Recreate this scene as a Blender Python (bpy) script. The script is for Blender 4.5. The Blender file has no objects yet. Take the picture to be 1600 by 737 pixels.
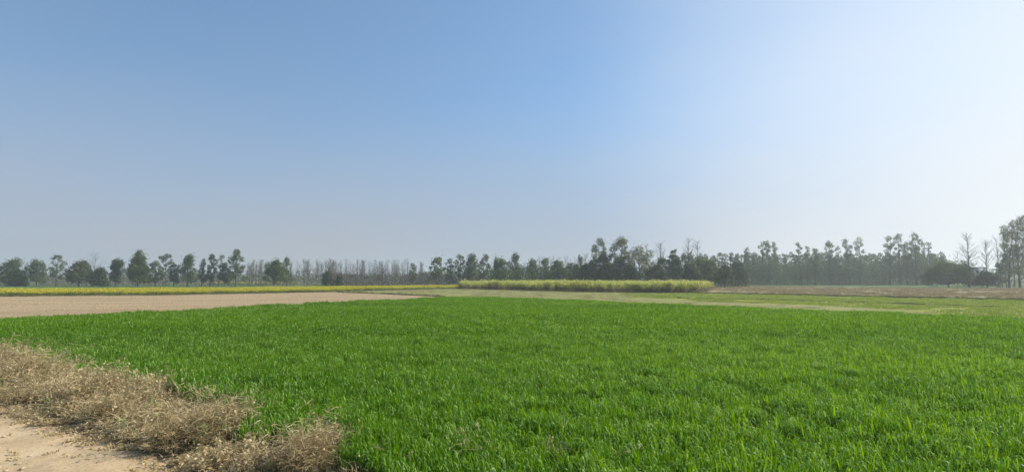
import bpy, math, random
import numpy as np
from mathutils import Vector

sc = bpy.context.scene
COL = sc.collection
R = math.radians

# ------------------------------------------------------------------ camera
F = 873.0                      # focal length in photograph pixels (1600 wide)
HORIZON = 436.0                # row of the horizon in the photograph
CAM_H = 2.5
PITCH = math.atan((HORIZON - 368.5) / F)
cam_d = bpy.data.cameras.new("camera")
cam = bpy.data.objects.new("camera", cam_d)
COL.objects.link(cam)
cam_d.sensor_width = 36.0
cam_d.lens = 36.0 * F / 1600.0
cam_d.clip_start = 0.05
cam_d.clip_end = 9000.0
cam.location = (0, 0, CAM_H)
cam.rotation_euler = (math.pi / 2 + PITCH, 0, 0)
sc.camera = cam

# ------------------------------------------------------------------ world, sun, exposure
SUN_EL = R(37.0)
SUN_AZ = R(74.0)               # clockwise from the view direction (+Y) towards +X
SUN_DIR = Vector((math.sin(SUN_AZ) * math.cos(SUN_EL), math.cos(SUN_AZ) * math.cos(SUN_EL), math.sin(SUN_EL)))
w = bpy.data.worlds.new("World")
sc.world = w
w.use_nodes = True
wn, wl = w.node_tree.nodes, w.node_tree.links
wn.clear()
sky = wn.new("ShaderNodeTexSky")
sky.sky_type = 'NISHITA'
sky.sun_disc = False
sky.sun_elevation = SUN_EL
sky.sun_rotation = SUN_AZ
sky.altitude = 200.0
sky.air_density = 1.0
sky.dust_density = 0.5
sky.ozone_density = 1.0
bg = wn.new("ShaderNodeBackground")
bg.inputs['Strength'].default_value = 0.13
wo = wn.new("ShaderNodeOutputWorld")
# hazy air: the low sky is veiled by grey dust, and whitens round the sun's side
tc = wn.new("ShaderNodeTexCoord")
sx = wn.new("ShaderNodeSeparateXYZ")
wl.new(tc.outputs['Generated'], sx.inputs[0])


def wmath(op, a, b=None, c=None):
    k = wn.new("ShaderNodeMath"); k.operation = op
    for i, v in enumerate((a, b, c)):
        if v is None: continue
        if isinstance(v, float): k.inputs[i].default_value = v
        else: wl.new(v, k.inputs[i])
    return k.outputs[0]


def wrange(v, a, b, c, d):
    k = wn.new("ShaderNodeMapRange"); k.interpolation_type = 'SMOOTHSTEP'
    wl.new(v, k.inputs['Value'])
    for nm, x in zip(('From Min', 'From Max', 'To Min', 'To Max'), (a, b, c, d)): k.inputs[nm].default_value = x
    return k.outputs[0]


def wmix(f, a, b):
    k = wn.new("ShaderNodeMix"); k.data_type = 'RGBA'
    wl.new(f, k.inputs[0]); wl.new(a, k.inputs[6])
    k.inputs[7].default_value = (*b, 1)
    return k.outputs[2]


zup = wmath('MAXIMUM', sx.outputs['Z'], 0.0)
cb = wn.new("ShaderNodeCombineXYZ")
wl.new(sx.outputs['X'], cb.inputs[0]); wl.new(sx.outputs['Y'], cb.inputs[1])
wl.new(wmath('MULTIPLY_ADD', zup, 0.8, 0.22), cb.inputs[2])
nrm = wn.new("ShaderNodeVectorMath"); nrm.operation = 'NORMALIZE'
wl.new(cb.outputs[0], nrm.inputs[0])
wl.new(nrm.outputs[0], sky.inputs['Vector'])
hlen = wmath('SQRT', wmath('ADD', wmath('MULTIPLY', sx.outputs['X'], sx.outputs['X']), wmath('ADD', wmath('MULTIPLY', sx.outputs['Y'], sx.outputs['Y']), 1e-5)))
sdot = wmath('DIVIDE', wmath('ADD', wmath('MULTIPLY', sx.outputs['X'], math.sin(SUN_AZ)), wmath('MULTIPLY', sx.outputs['Y'], math.cos(SUN_AZ))), hlen)
wmap = wn.new("ShaderNodeMapping"); wmap.inputs['Scale'].default_value = (1.0, 1.0, 3.2)
wl.new(tc.outputs['Generated'], wmap.inputs['Vector'])
wisp = wn.new("ShaderNodeTexNoise"); wisp.inputs['Scale'].default_value = 2.6
wisp.inputs['Detail'].default_value = 5.0; wisp.inputs['Roughness'].default_value = 0.5
wl.new(wmap.outputs[0], wisp.inputs['Vector'])
wv = wmath('SUBTRACT', wisp.outputs['Fac'], 0.5)
veil = wmath('MINIMUM', wmath('MAXIMUM', wmath('ADD', wrange(zup, 0.0, 0.34, 0.88, 0.04), wmath('MULTIPLY', wv, 0.30)), 0.0), 0.92)
glow = wmath('MULTIPLY', wrange(wmath('ADD', sdot, wmath('MULTIPLY', wv, 0.16)), 0.34, 1.02, 0.0, 1.05), wrange(zup, 0.03, 0.50, 1.0, 0.62))
SKY_K = 1.0 / (0.13 * 1.149)
tint = wn.new("ShaderNodeMix"); tint.data_type = 'RGBA'; tint.blend_type = 'MULTIPLY'
tint.inputs[0].default_value = 1.0
wl.new(sky.outputs['Color'], tint.inputs[6])
tint.inputs[7].default_value = (1.14, 1.28, 1.27, 1)          # clear winter blue above the dust
c1 = wmix(veil, tint.outputs[2], (0.435 * SKY_K, 0.455 * SKY_K, 0.49 * SKY_K))
c2 = wmix(glow, c1, (0.92 * SKY_K, 0.955 * SKY_K, 0.97 * SKY_K))
wl.new(c2, bg.inputs['Color'])
wl.new(bg.outputs['Background'], wo.inputs['Surface'])

sun_d = bpy.data.lights.new("sun", 'SUN')
sun_d.energy = 5.0
sun_d.angle = R(0.5)
sun_d.color = (1.0, 0.93, 0.82)
sun = bpy.data.objects.new("sun", sun_d)
COL.objects.link(sun)
sun.location = (60, 40, 60)
sun.rotation_euler = SUN_DIR.to_track_quat('Z', 'Y').to_euler()

sc.view_settings.view_transform = 'Standard'
sc.view_settings.look = 'None'
sc.view_settings.exposure = 0.2
sc.view_settings.gamma = 1.0
sc.cycles.use_denoising = True
sc.cycles.max_bounces = 6
sc.cycles.diffuse_bounces = 3
sc.cycles.glossy_bounces = 2
sc.cycles.transmission_bounces = 4
sc.cycles.volume_bounces = 1
sc.cycles.transparent_max_bounces = 4
sc.cycles.sample_clamp_indirect = 6.0


# ------------------------------------------------------------------ helpers
def ray(px, py):
    u, v = (px - 800.0) / F, (368.5 - py) / F
    return np.array([u, math.cos(PITCH) - math.sin(PITCH) * v, math.sin(PITCH) + math.cos(PITCH) * v])


def ground(px, py, z=0.0):
    """point of the plane at height z seen at pixel (px, py) of the photograph"""
    d = ray(px, py)
    t = (z - CAM_H) / d[2]
    return (d[0] * t, d[1] * t)


def at_depth(px, depth):
    d = ray(px, HORIZON)
    return (d[0] / d[1] * depth, depth)


def height_at(py, depth):
    d = ray(800, py)
    return CAM_H + d[2] / d[1] * depth


def tag(o, label=None, cat=None, group=None, kind=None):
    if label: o['label'] = label
    if cat: o['category'] = cat
    if group: o['group'] = group
    if kind: o['kind'] = kind
    return o


def mesh_from(name, verts, faces, mats, midx=None, smooth=False):
    """verts (N,3) array; faces: list of index arrays shaped (M,k)"""
    me = bpy.data.meshes.new(name)
    verts = np.asarray(verts, dtype=np.float32)
    faces = [np.asarray(f, dtype=np.int32) for f in faces if len(f)]
    me.vertices.add(len(verts))
    me.vertices.foreach_set('co', verts.ravel())
    if faces:
        loops = np.concatenate([f.ravel() for f in faces])
        tot = np.concatenate([np.full(len(f), f.shape[1], np.int32) for f in faces])
        start = np.concatenate([[0], np.cumsum(tot)[:-1]]).astype(np.int32)
        me.loops.add(len(loops))
        me.loops.foreach_set('vertex_index', loops)
        me.polygons.add(len(tot))
        me.polygons.foreach_set('loop_start', start)
        me.polygons.foreach_set('loop_total', tot)
        if midx is not None:
            me.polygons.foreach_set('material_index', np.asarray(midx, np.int32))
        if smooth:
            me.polygons.foreach_set('use_smooth', np.ones(len(tot), bool))
    for m in mats:
        me.materials.append(m)
    me.update(calc_edges=True)
    me.validate()
    return me


def obj(name, me, parent=None, loc=(0, 0, 0)):
    o = bpy.data.objects.new(name, me)
    COL.objects.link(o)
    o.location = loc
    if parent: o.parent = parent
    return o


def empty(name, loc, rz=0.0):
    o = bpy.data.objects.new(name, None)
    COL.objects.link(o)
    o.location = loc
    o.rotation_euler = (0, 0, rz)
    o.empty_display_size = 0.5
    return o


class Geo:
    """collects vertices and faces of several shapes for one mesh"""
    def __init__(self):
        self.v, self.q, self.t, self.n = [], [], [], 0
        self.qm, self.tm = [], []

    def add(self, v, quads=None, tris=None, m=0):
        v = np.asarray(v, float).reshape(-1, 3)
        if quads is not None and len(quads):
            q = np.asarray(quads) + self.n
            self.q.append(q); self.qm.append(np.full(len(q), m))
        if tris is not None and len(tris):
            t = np.asarray(tris) + self.n
            self.t.append(t); self.tm.append(np.full(len(t), m))
        self.v.append(v)
        self.n += len(v)

    def tube(self, pts, rad, sides=5, m=0):
        pts = np.asarray(pts, float)
        rad = np.broadcast_to(np.asarray(rad, float), (len(pts),))
        d = np.gradient(pts, axis=0)
        d /= np.linalg.norm(d, axis=1)[:, None] + 1e-9
        ref = np.array([0.31, 0.95, 0.05])
        a = np.cross(d, ref); a /= np.linalg.norm(a, axis=1)[:, None] + 1e-9
        b = np.cross(d, a)
        th = np.arange(sides) * 2 * math.pi / sides
        ring = pts[:, None, :] + rad[:, None, None] * (np.cos(th)[None, :, None] * a[:, None, :] + np.sin(th)[None, :, None] * b[:, None, :])
        q = []
        for i in range(len(pts) - 1):
            for j in range(sides):
                k = (j + 1) % sides
                q.append((i * sides + j, i * sides + k, (i + 1) * sides + k, (i + 1) * sides + j))
        self.add(ring.reshape(-1, 3), q, m=m)

    def ribbons(self, P, W, m=0):
        """P (n, s, 3) centre lines, W (n, s, 3) half width vectors"""
        n, s, _ = P.shape
        V = np.stack([P - W, P + W], axis=2).reshape(-1, 3)
        base = (np.arange(n) * s * 2)[:, None] + (np.arange(s - 1) * 2)[None, :]
        base = base.ravel()
        self.add(V, np.stack([base, base + 1, base + 3, base + 2], 1), m=m)

    def leaves(self, C, size, rng, aspect=0.55, m=0, bias=None):
        """random little quads bent along the middle"""
        n = len(C)
        a = rng.normal(size=(n, 3)); a /= np.linalg.norm(a, axis=1)[:, None]
        if bias is not None:
            a = a * 0.8 + bias; a /= np.linalg.norm(a, axis=1)[:, None]
        b = rng.normal(size=(n, 3)); b -= (a * b).sum(1)[:, None] * a
        b /= np.linalg.norm(b, axis=1)[:, None]
        s = (size * rng.uniform(0.6, 1.35, n))[:, None]
        a = a * s * 0.5; b = b * s * 0.5 * aspect
        V = np.stack([C - a, C + b * 1.0 - a * 0.1, C + a, C - b - a * 0.1], 1).reshape(-1, 3)
        self.add(V, np.arange(n * 4).reshape(n, 4), m=m)

    def mesh(self, name, mats, smooth=False):
        v = np.concatenate(self.v)
        faces, mi = [], []
        if self.q: faces.append(np.concatenate(self.q)); mi.append(np.concatenate(self.qm))
        if self.t: faces.append(np.concatenate(self.t)); mi.append(np.concatenate(self.tm))
        return mesh_from(name, v, faces, mats, np.concatenate(mi) if mi else None, smooth)

    def arrays(self):
        return np.concatenate(self.v), np.concatenate(self.q), np.concatenate(self.qm)


# ------------------------------------------------------------------ materials
def nodes_of(name):
    m = bpy.data.materials.new(name)
    m.use_nodes = True
    nt = m.node_tree
    return m, nt.nodes, nt.links, nt.nodes['Principled BSDF']


def noise(n, l, scale, detail=4.0, rough=0.55, vec=None):
    t = n.new("ShaderNodeTexNoise")
    t.inputs['Scale'].default_value = scale
    t.inputs['Detail'].default_value = detail
    t.inputs['Roughness'].default_value = rough
    if vec is not None: l.new(vec, t.inputs['Vector'])
    return t


def ramp(n, l, fac, stops):
    r = n.new("ShaderNodeValToRGB")
    e = r.color_ramp.elements
    while len(e) < len(stops): e.new(0.5)
    for k, (p, c) in enumerate(stops):
        e[k].position = p
        e[k].color = (*c, 1) if len(c) == 3 else c
    l.new(fac, r.inputs['Fac'])
    return r


def mix(n, l, kind, fac, a, b):
    x = n.new("ShaderNodeMix")
    x.data_type = 'RGBA'
    x.blend_type = kind
    if isinstance(fac, float): x.inputs[0].default_value = fac
    else: l.new(fac, x.inputs[0])
    for s, v in ((6, a), (7, b)):
        if isinstance(v, tuple): x.inputs[s].default_value = (*v, 1)
        else: l.new(v, x.inputs[s])
    return x.outputs[2]


def leaf_material(name, c0, c1, c2, patch=0.05, rough=0.5, trans=0.35, spec=0.4, tcol=None, patch_w=0.5, stretch=None):
    """thin leaves: colour by instance and by patches of the field"""
    m, n, l, p = nodes_of(name)
    geo = n.new("ShaderNodeNewGeometry")
    oi = n.new("ShaderNodeObjectInfo")
    pv = geo.outputs['Position']
    if stretch:
        mp = n.new("ShaderNodeMapping"); mp.inputs['Rotation'].default_value = (0, 0, 0.1)
        mp.inputs['Scale'].default_value = stretch
        l.new(pv, mp.inputs['Vector']); pv = mp.outputs['Vector']
    big = noise(n, l, patch, 3.0, 0.6, pv)
    small = noise(n, l, 1.7, 2.0, 0.6, geo.outputs['Position'])
    add = n.new("ShaderNodeMath"); add.operation = 'MULTIPLY_ADD'
    l.new(big.outputs['Fac'], add.inputs[0]); add.inputs[1].default_value = patch_w
    add2 = n.new("ShaderNodeMath"); add2.operation = 'MULTIPLY_ADD'
    l.new(small.outputs['Fac'], add2.inputs[0]); add2.inputs[1].default_value = 0.45
    rnd = n.new("ShaderNodeMath"); rnd.operation = 'MULTIPLY'
    l.new(geo.outputs['Random Per Island'], rnd.inputs[0]); rnd.inputs[1].default_value = 0.35
    l.new(rnd.outputs[0], add2.inputs[2])
    l.new(add2.outputs[0], add.inputs[2])
    r = ramp(n, l, add.outputs[0], [(0.25, c0), (0.62, c1), (1.0, c2)])
    l.new(r.outputs['Color'], p.inputs['Base Color'])
    p.inputs['Roughness'].default_value = rough
    p.inputs['Specular IOR Level'].default_value = spec
    if trans > 0:
        tr = n.new("ShaderNodeBsdfTranslucent")
        tc = mix(n, l, 'MULTIPLY', 1.0, r.outputs['Color'], tcol or (1.6, 1.9, 0.8))
        l.new(tc, tr.inputs['Color'])
        ms = n.new("ShaderNodeMixShader"); ms.inputs[0].default_value = trans
        l.new(p.outputs[0], ms.inputs[1]); l.new(tr.outputs[0], ms.inputs[2])
        l.new(ms.outputs[0], n['Material Output'].inputs['Surface'])
    return m


def soil_material(name, stops, scale, fine, bump=0.3, stretch=None, bump_dist=0.05, streak=None, fine_amt=0.35):
    m, n, l, p = nodes_of(name)
    geo = n.new("ShaderNodeNewGeometry")
    vec = geo.outputs['Position']
    if stretch:
        mp = n.new("ShaderNodeMapping")
        mp.inputs['Rotation'].default_value = (0, 0, stretch[0])
        mp.inputs['Scale'].default_value = (stretch[1], stretch[2], 1)
        l.new(vec, mp.inputs['Vector'])
        vec = mp.outputs['Vector']
    a = noise(n, l, scale, 6.0, 0.62, vec)
    b = noise(n, l, fine, 5.0, 0.65, geo.outputs['Position'])
    mm = n.new("ShaderNodeMix"); mm.data_type = 'FLOAT'
    mm.inputs[0].default_value = fine_amt
    l.new(a.outputs['Fac'], mm.inputs[2]); l.new(b.outputs['Fac'], mm.inputs[3])
    r = ramp(n, l, mm.outputs[0], stops)
    col = r.outputs['Color']
    l.new(col, p.inputs['Base Color'])
    p.inputs['Roughness'].default_value = 0.95
    p.inputs['Specular IOR Level'].default_value = 0.15
    bp = n.new("ShaderNodeBump")
    bp.inputs['Strength'].default_value = bump
    bp.inputs['Distance'].default_value = bump_dist
    l.new(b.outputs['Fac'], bp.inputs['Height'])
    l.new(bp.outputs['Normal'], p.inputs['Normal'])
    return m


M = {}
M['wheat'] = leaf_material("wheat_leaf", (0.014, 0.048, 0.001), (0.036, 0.110, 0.002), (0.120, 0.235, 0.006), 0.10, 0.5, 0.48, 0.02, tcol=(2.6, 2.25, 0.4), patch_w=0.85, stretch=(0.3, 1.0, 1.0))
M['wheat_glint'] = leaf_material("wheat_glint_leaf", (0.070, 0.18, 0.012), (0.175, 0.32, 0.050), (0.52, 0.61, 0.28), 0.06, 0.5, 0.25, 0.12)  # bent leaves: glints of sun and sky painted in as a pale colour
M['lime'] = leaf_material("young_crop_leaf", (0.15, 0.19, 0.022), (0.205, 0.255, 0.026), (0.28, 0.31, 0.045), 0.04, 0.5, 0.25)
M['cane'] = leaf_material("cane_leaf", (0.27, 0.305, 0.065), (0.47, 0.485, 0.115), (0.64, 0.59, 0.21), 0.15, 0.5, 0.42, tcol=(1.1, 1.15, 0.8))
M['cane_dry'] = leaf_material("cane_dead_leaf", (0.12, 0.10, 0.055), (0.24, 0.19, 0.10), (0.36, 0.30, 0.17), 0.3, 0.7, 0.15, tcol=(1.2, 1.1, 0.9))
M['mustard_green'] = leaf_material("mustard_leaf", (0.09, 0.13, 0.03), (0.14, 0.19, 0.035), (0.20, 0.25, 0.05), 0.08, 0.5, 0.3)
M['mustard_flower'] = leaf_material("mustard_flower", (0.36, 0.34, 0.03), (0.54, 0.49, 0.035), (0.70, 0.62, 0.06), 0.06, 0.6, 0.3, tcol=(1.0, 1.0, 0.4))
M['dry_stem'] = leaf_material("dry_stem", (0.205, 0.158, 0.074), (0.42, 0.34, 0.18), (0.62, 0.53, 0.32), 0.6, 0.7, 0.18, 0.3, tcol=(1.2, 1.1, 0.9))
M['dry_leaf'] = leaf_material("dry_leaf", (0.225, 0.170, 0.08), (0.46, 0.37, 0.20), (0.68, 0.59, 0.37), 0.9, 0.6, 0.25, 0.3, tcol=(1.2, 1.1, 0.9))
M['weed_green'] = leaf_material("weed_leaf", (0.05, 0.09, 0.025), (0.09, 0.15, 0.04), (0.16, 0.22, 0.08), 0.3, 0.5, 0.3)
M['bund_weed'] = leaf_material("bund_weed", (0.06, 0.07, 0.025), (0.10, 0.11, 0.04), (0.18, 0.17, 0.08), 0.2, 0.6, 0.2)
M['stubble'] = leaf_material("stubble_straw", (0.20, 0.19, 0.08), (0.30, 0.27, 0.12), (0.40, 0.35, 0.18), 0.06, 0.7, 0.15, tcol=(1.2, 1.1, 0.9))
M['fallow'] = leaf_material("fallow_weed", (0.17, 0.14, 0.07), (0.30, 0.24, 0.13), (0.42, 0.35, 0.20), 0.08, 0.7, 0.2, tcol=(1.2, 1.1, 0.9))
TREE = dict(patch=0.12, rough=0.55, spec=0.35, trans=0.28, tcol=(1.4, 1.6, 0.8))
M['leaf_grey'] = leaf_material("eucalyptus_leaf", (0.055, 0.078, 0.042), (0.098, 0.128, 0.064), (0.165, 0.195, 0.105), **TREE)
M['leaf_deep'] = leaf_material("mango_leaf", (0.020, 0.036, 0.014), (0.036, 0.062, 0.022), (0.070, 0.105, 0.038), **TREE)
M['leaf_mid'] = leaf_material("evergreen_leaf", (0.045, 0.072, 0.022), (0.085, 0.122, 0.036), (0.150, 0.190, 0.058), **TREE)
M['leaf_olive'] = leaf_material("olive_leaf", (0.065, 0.072, 0.028), (0.105, 0.112, 0.042), (0.155, 0.160, 0.068), **TREE)
M['twig'] = leaf_material("twig_scrub", (0.075, 0.068, 0.055), (0.12, 0.105, 0.085), (0.17, 0.15, 0.12), 0.2, 0.8, 0.1, 0.2, tcol=(1, 1, 1))
M['bark'] = soil_material("bark", [(0.3, (0.05, 0.042, 0.034)), (0.6, (0.11, 0.095, 0.075)), (0.8, (0.17, 0.15, 0.12))], 1.2, 9.0, 0.6)
M['bark_pale'] = soil_material("pale_bark", [(0.3, (0.11, 0.10, 0.085)), (0.6, (0.19, 0.17, 0.145)), (0.8, (0.27, 0.25, 0.21))], 1.0, 8.0, 0.5)
M['ground'] = soil_material("ground", [(0.3, (0.075, 0.095, 0.035)), (0.5, (0.11, 0.125, 0.05)), (0.7, (0.17, 0.155, 0.08))], 0.02, 0.7, 0.4)
M['wheat_soil'] = soil_material("shaded_soil", [(0.3, (0.018, 0.018, 0.009)), (0.7, (0.035, 0.034, 0.018))], 0.6, 6.0, 0.6)  # soil colour darkened to paint shade into the gaps between wheat plants
M['ploughed'] = soil_material("ploughed_soil", [(0.30, (0.24, 0.175, 0.095)), (0.5, (0.355, 0.265, 0.155)), (0.70, (0.46, 0.355, 0.22))], 0.16, 2.6, 0.9, (0.25, 0.35, 1.6), 0.12, fine_amt=0.5)
M['stubble_soil'] = soil_material("stubble_soil", [(0.30, (0.18, 0.20, 0.055)), (0.5, (0.235, 0.24, 0.08)), (0.72, (0.285, 0.262, 0.115))], 0.07, 1.6, 0.7, (-0.3, 0.3, 1.5), 0.08)
M['fallow_soil'] = soil_material("fallow_soil", [(0.30, (0.175, 0.155, 0.075)), (0.5, (0.255, 0.215, 0.115)), (0.72, (0.32, 0.275, 0.155))], 0.06, 1.2, 0.8, (-0.3, 0.35, 1.6), 0.1)
M['lime_soil'] = soil_material("young_crop_ground", [(0.30, (0.21, 0.20, 0.06)), (0.5, (0.22, 0.24, 0.04)), (0.72, (0.28, 0.28, 0.065))], 0.05, 1.5, 0.5, (-0.3, 0.35, 1.6), 0.05)
M['green_field'] = soil_material("far_crop", [(0.3, (0.045, 0.10, 0.028)), (0.6, (0.075, 0.14, 0.04)), (0.8, (0.11, 0.17, 0.05))], 0.03, 0.9, 0.5)
M['verge'] = soil_material("litter_soil", [(0.3, (0.13, 0.095, 0.055)), (0.5, (0.24, 0.175, 0.105)), (0.75, (0.36, 0.28, 0.18))], 1.5, 14.0, 0.8, None, 0.06)
M['bund'] = soil_material("bund_earth", [(0.3, (0.07, 0.065, 0.03)), (0.5, (0.12, 0.105, 0.05)), (0.75, (0.20, 0.16, 0.09))], 0.8, 5.0, 0.9)
M['haze'] = None

# ------------------------------------------------------------------ scattering (one object per crop)
def in_poly(P, poly):
    poly = np.asarray(poly)
    x, y = P[:, 0], P[:, 1]
    inside = np.zeros(len(P), bool)
    j = len(poly) - 1
    for i in range(len(poly)):
        xi, yi = poly[i]; xj, yj = poly[j]
        c = ((yi > y) != (yj > y)) & (x < (xj - xi) * (y - yi) / (yj - yi + 1e-12) + xi)
        inside ^= c
        j = i
    return inside


def sample_poly(poly, rng, bands, margin=9.0):
    """random points in poly; bands = [(depth0, depth1, points per square metre)]"""
    poly = np.asarray(poly)
    out = []
    for y0, y1, dens in bands:
        a0, a1 = max(y0, poly[:, 1].min()), min(y1, poly[:, 1].max())
        if a1 <= a0: continue
        hw = 0.96 * a1 + margin
        x0, x1 = max(-hw, poly[:, 0].min()), min(hw, poly[:, 0].max())
        n = int((x1 - x0) * (a1 - a0) * dens)
        P = np.stack([rng.uniform(x0, x1, n), rng.uniform(a0, a1, n)], 1)
        P = P[np.abs(P[:, 0]) < 0.96 * np.abs(P[:, 1]) + margin]
        out.append(P[in_poly(P, poly)])
    return np.concatenate(out)


def scatter(name, tufts, P, rot, scl, var, mats, label=None, cat=None, parent=None, kind='stuff'):
    """ONE object whose geometry nodes set the tuft shapes kept in its own mesh on the points kept in the same mesh"""
    vs, qs, ms, tv = [], [], [], []
    n = 0
    for k, (v, q, mi) in enumerate(tufts):
        vs.append(v); qs.append(q + n); ms.append(mi); tv.append(np.full(len(v), k)); n += len(v)
    npnt = len(P)
    V = np.concatenate(vs + [P])
    me = mesh_from(name, V, [np.concatenate(qs)], mats, np.concatenate(ms))
    zero = np.zeros(n)
    for an, typ, key, arr in (
            ('tuft', 'INT', 'value', np.concatenate(tv + [np.full(npnt, -1)]).astype(np.int32)),
            ('variant', 'INT', 'value', np.concatenate([zero, var]).astype(np.int32)),
            ('rot', 'FLOAT_VECTOR', 'vector', np.concatenate([np.zeros((n, 3)), rot]).astype(np.float32)),
            ('scl', 'FLOAT_VECTOR', 'vector', np.concatenate([np.ones((n, 3)), scl]).astype(np.float32))):
        a = me.attributes.new(an, typ, 'POINT')
        a.data.foreach_set(key, np.ascontiguousarray(arr).ravel())
    o = obj(name, me, parent)
    ng = bpy.data.node_groups.new(name + "_planting", 'GeometryNodeTree')
    ng.interface.new_socket('Geometry', in_out='INPUT', socket_type='NodeSocketGeometry')
    ng.interface.new_socket('Geometry', in_out='OUTPUT', socket_type='NodeSocketGeometry')
    N, L = ng.nodes, ng.links
    gi, go = N.new('NodeGroupInput'), N.new('NodeGroupOutput')

    def attr(nm, typ):
        a = N.new('GeometryNodeInputNamedAttribute'); a.data_type = typ
        a.inputs['Name'].default_value = nm
        return a.outputs['Attribute']

    def pick(k):
        c = N.new('FunctionNodeCompare'); c.data_type = 'INT'; c.operation = 'EQUAL'
        ins = [s for s in c.inputs if s.type == 'INT']
        L.new(attr('tuft', 'INT'), ins[0]); ins[1].default_value = k
        s = N.new('GeometryNodeSeparateGeometry'); s.domain = 'POINT'
        L.new(gi.outputs[0], s.inputs['Geometry']); L.new(c.outputs[0], s.inputs['Selection'])
        return s.outputs['Selection']
    jn = N.new('GeometryNodeJoinGeometry')
    for k in range(len(tufts)):
        g2i = N.new('GeometryNodeGeometryToInstance')
        L.new(pick(k), g2i.inputs[0]); L.new(g2i.outputs[0], jn.inputs[0])
    iop = N.new('GeometryNodeInstanceOnPoints')
    L.new(pick(-1), iop.inputs['Points'])
    L.new(jn.outputs[0], iop.inputs['Instance'])
    iop.inputs['Pick Instance'].default_value = True
    L.new(attr('variant', 'INT'), iop.inputs['Instance Index'])
    L.new(attr('rot', 'FLOAT_VECTOR'), iop.inputs['Rotation'])
    L.new(attr('scl', 'FLOAT_VECTOR'), iop.inputs['Scale'])
    L.new(iop.outputs[0], go.inputs[0])
    md = o.modifiers.new("planting", 'NODES')
    md.node_group = ng
    tag(o, label, cat, kind=kind)
    return o


def plant(name, tufts, P2, rng, mats, smin, smax, hmul=None, z=0.0, tilt=0.08, wide=1.0, **kw):
    n = len(P2)
    s = rng.uniform(smin, smax, n)
    sz = s * (hmul if hmul is not None else 1.0)
    scl = np.stack([s * wide, s * wide, sz], 1)
    rot = np.stack([rng.normal(0, tilt, n), rng.normal(0, tilt, n), rng.uniform(0, 6.283, n)], 1)
    P = np.column_stack([P2, np.full(n, z)])
    return scatter(name, tufts, P, rot, scl, rng.integers(0, len(tufts), n), mats, **kw)


def value_noise(P, scale, seed):
    r = np.random.default_rng(seed)
    g = r.uniform(size=(64, 64))
    q = P / scale
    i = np.floor(q).astype(int); f = q - i; f = f * f * (3 - 2 * f)
    a = g[i[:, 0] % 64, i[:, 1] % 64]; b = g[(i[:, 0] + 1) % 64, i[:, 1] % 64]
    c = g[i[:, 0] % 64, (i[:, 1] + 1) % 64]; d = g[(i[:, 0] + 1) % 64, (i[:, 1] + 1) % 64]
    return (a * (1 - f[:, 0]) + b * f[:, 0]) * (1 - f[:, 1]) + (c * (1 - f[:, 0]) + d * f[:, 0]) * f[:, 1]


def blade_set(rng, n, radius, h, width, length, seg, up=(0.75, 1.0), reach=(0.25, 0.6), drop=(0.1, 0.5), z0=(0.0, 0.6), power=3.0):
    """arching leaf ribbons spread over a disc of the given radius"""
    th = rng.uniform(0, 6.283, n); rr = radius * np.sqrt(rng.uniform(0, 1, n))
    base = np.stack([rr * np.cos(th), rr * np.sin(th), h * rng.uniform(*z0, n)], 1)
    az = rng.uniform(0, 6.283, n)
    dh = np.stack([np.cos(az), np.sin(az), 0 * az], 1)
    sd = np.stack([-np.sin(az), np.cos(az), rng.normal(0, 0.25, n)], 1)
    Ln = length * rng.uniform(0.7, 1.2, n)
    t = np.linspace(0, 1, seg + 1)[None, :]
    U, Rc, D = (rng.uniform(*r, n)[:, None] for r in (up, reach, drop))
    z = Ln[:, None] * (U * t - D * t ** power)
    x = Ln[:, None] * Rc * t ** 1.7
    Pts = base[:, None, :] + dh[:, None, :] * x[..., None] + np.array([0, 0, 1.0])[None, None, :] * z[..., None]
    wd = width * rng.uniform(0.7, 1.3, n)[:, None] * (1 - 0.92 * t ** 2.2) * 0.5
    return Pts, sd[:, None, :] * wd[..., None]


# ------------------------------------------------------------------ field outlines (on the ground, metres)
def G(*px): return [ground(x, y, z) for (x, y, z) in px]
ROAD_A, ROAD_B = np.array(ground(0, 645)), np.array(ground(270, 737))
ROAD_U = (ROAD_B - ROAD_A) / np.linalg.norm(ROAD_B - ROAD_A)
ROAD_N = np.array([ROAD_U[1], -ROAD_U[0]])            # from the verge to the road side
if ROAD_N[1] > 0: ROAD_N = -ROAD_N
WHEAT_TOP = 0.47
wheat_near = G((-240, 515, 0.3), (-60, 540, .3), (0, 556, .25), (130, 590, .25), (250, 612, .25), (375, 645, .25), (390, 695, .25), (470, 700, .25), (535, 690, .2), (548, 745, .2))
wheat_poly = G((-300, 512, .45), (690, 463.4, .45), (760, 463, .45), (925, 470, .45), (1150, 478.5, .45), (1600, 497, .45), (2100, 518, .45)) + \
    [(30.0, 6.0), (12.0, -1.0), (4.5, 2.6), (0.6, 4.9)] + wheat_near[::-1]
ploughed_poly = G((-700, 473.5, 0), (530, 456.6, 0), (700, 464.0, 0), (740, 475, 0), (-500, 560, 0))
mustard_poly = G((-900, 472, 0), (0, 462.3, 0), (250, 460.8, 0), (500, 456.0, 0), (600, 453.2, 0), (722, 450.4, 0), (722, 447.8, 0), (600, 449.6, 0), (500, 451.0, 0), (250, 454.2, 0), (0, 455.4, 0), (-900, 464, 0))
far_green_poly = G((-1200, 470, 0), (0, 457.5, 0), (500, 453, 0), (730, 449.5, 0), (730, 445.0, 0), (300, 444.6, 0), (-300, 445.4, 0), (-1200, 448, 0))
stubble_poly = G((515, 456.3, 0), (620, 452.6, 0), (720, 450.9, 0), (900, 455, 0), (1105, 458.0, 0), (1700, 473, 0), (1700, 530, 0), (1150, 492, 0), (760, 475, 0), (700, 463.8, 0))
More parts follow.
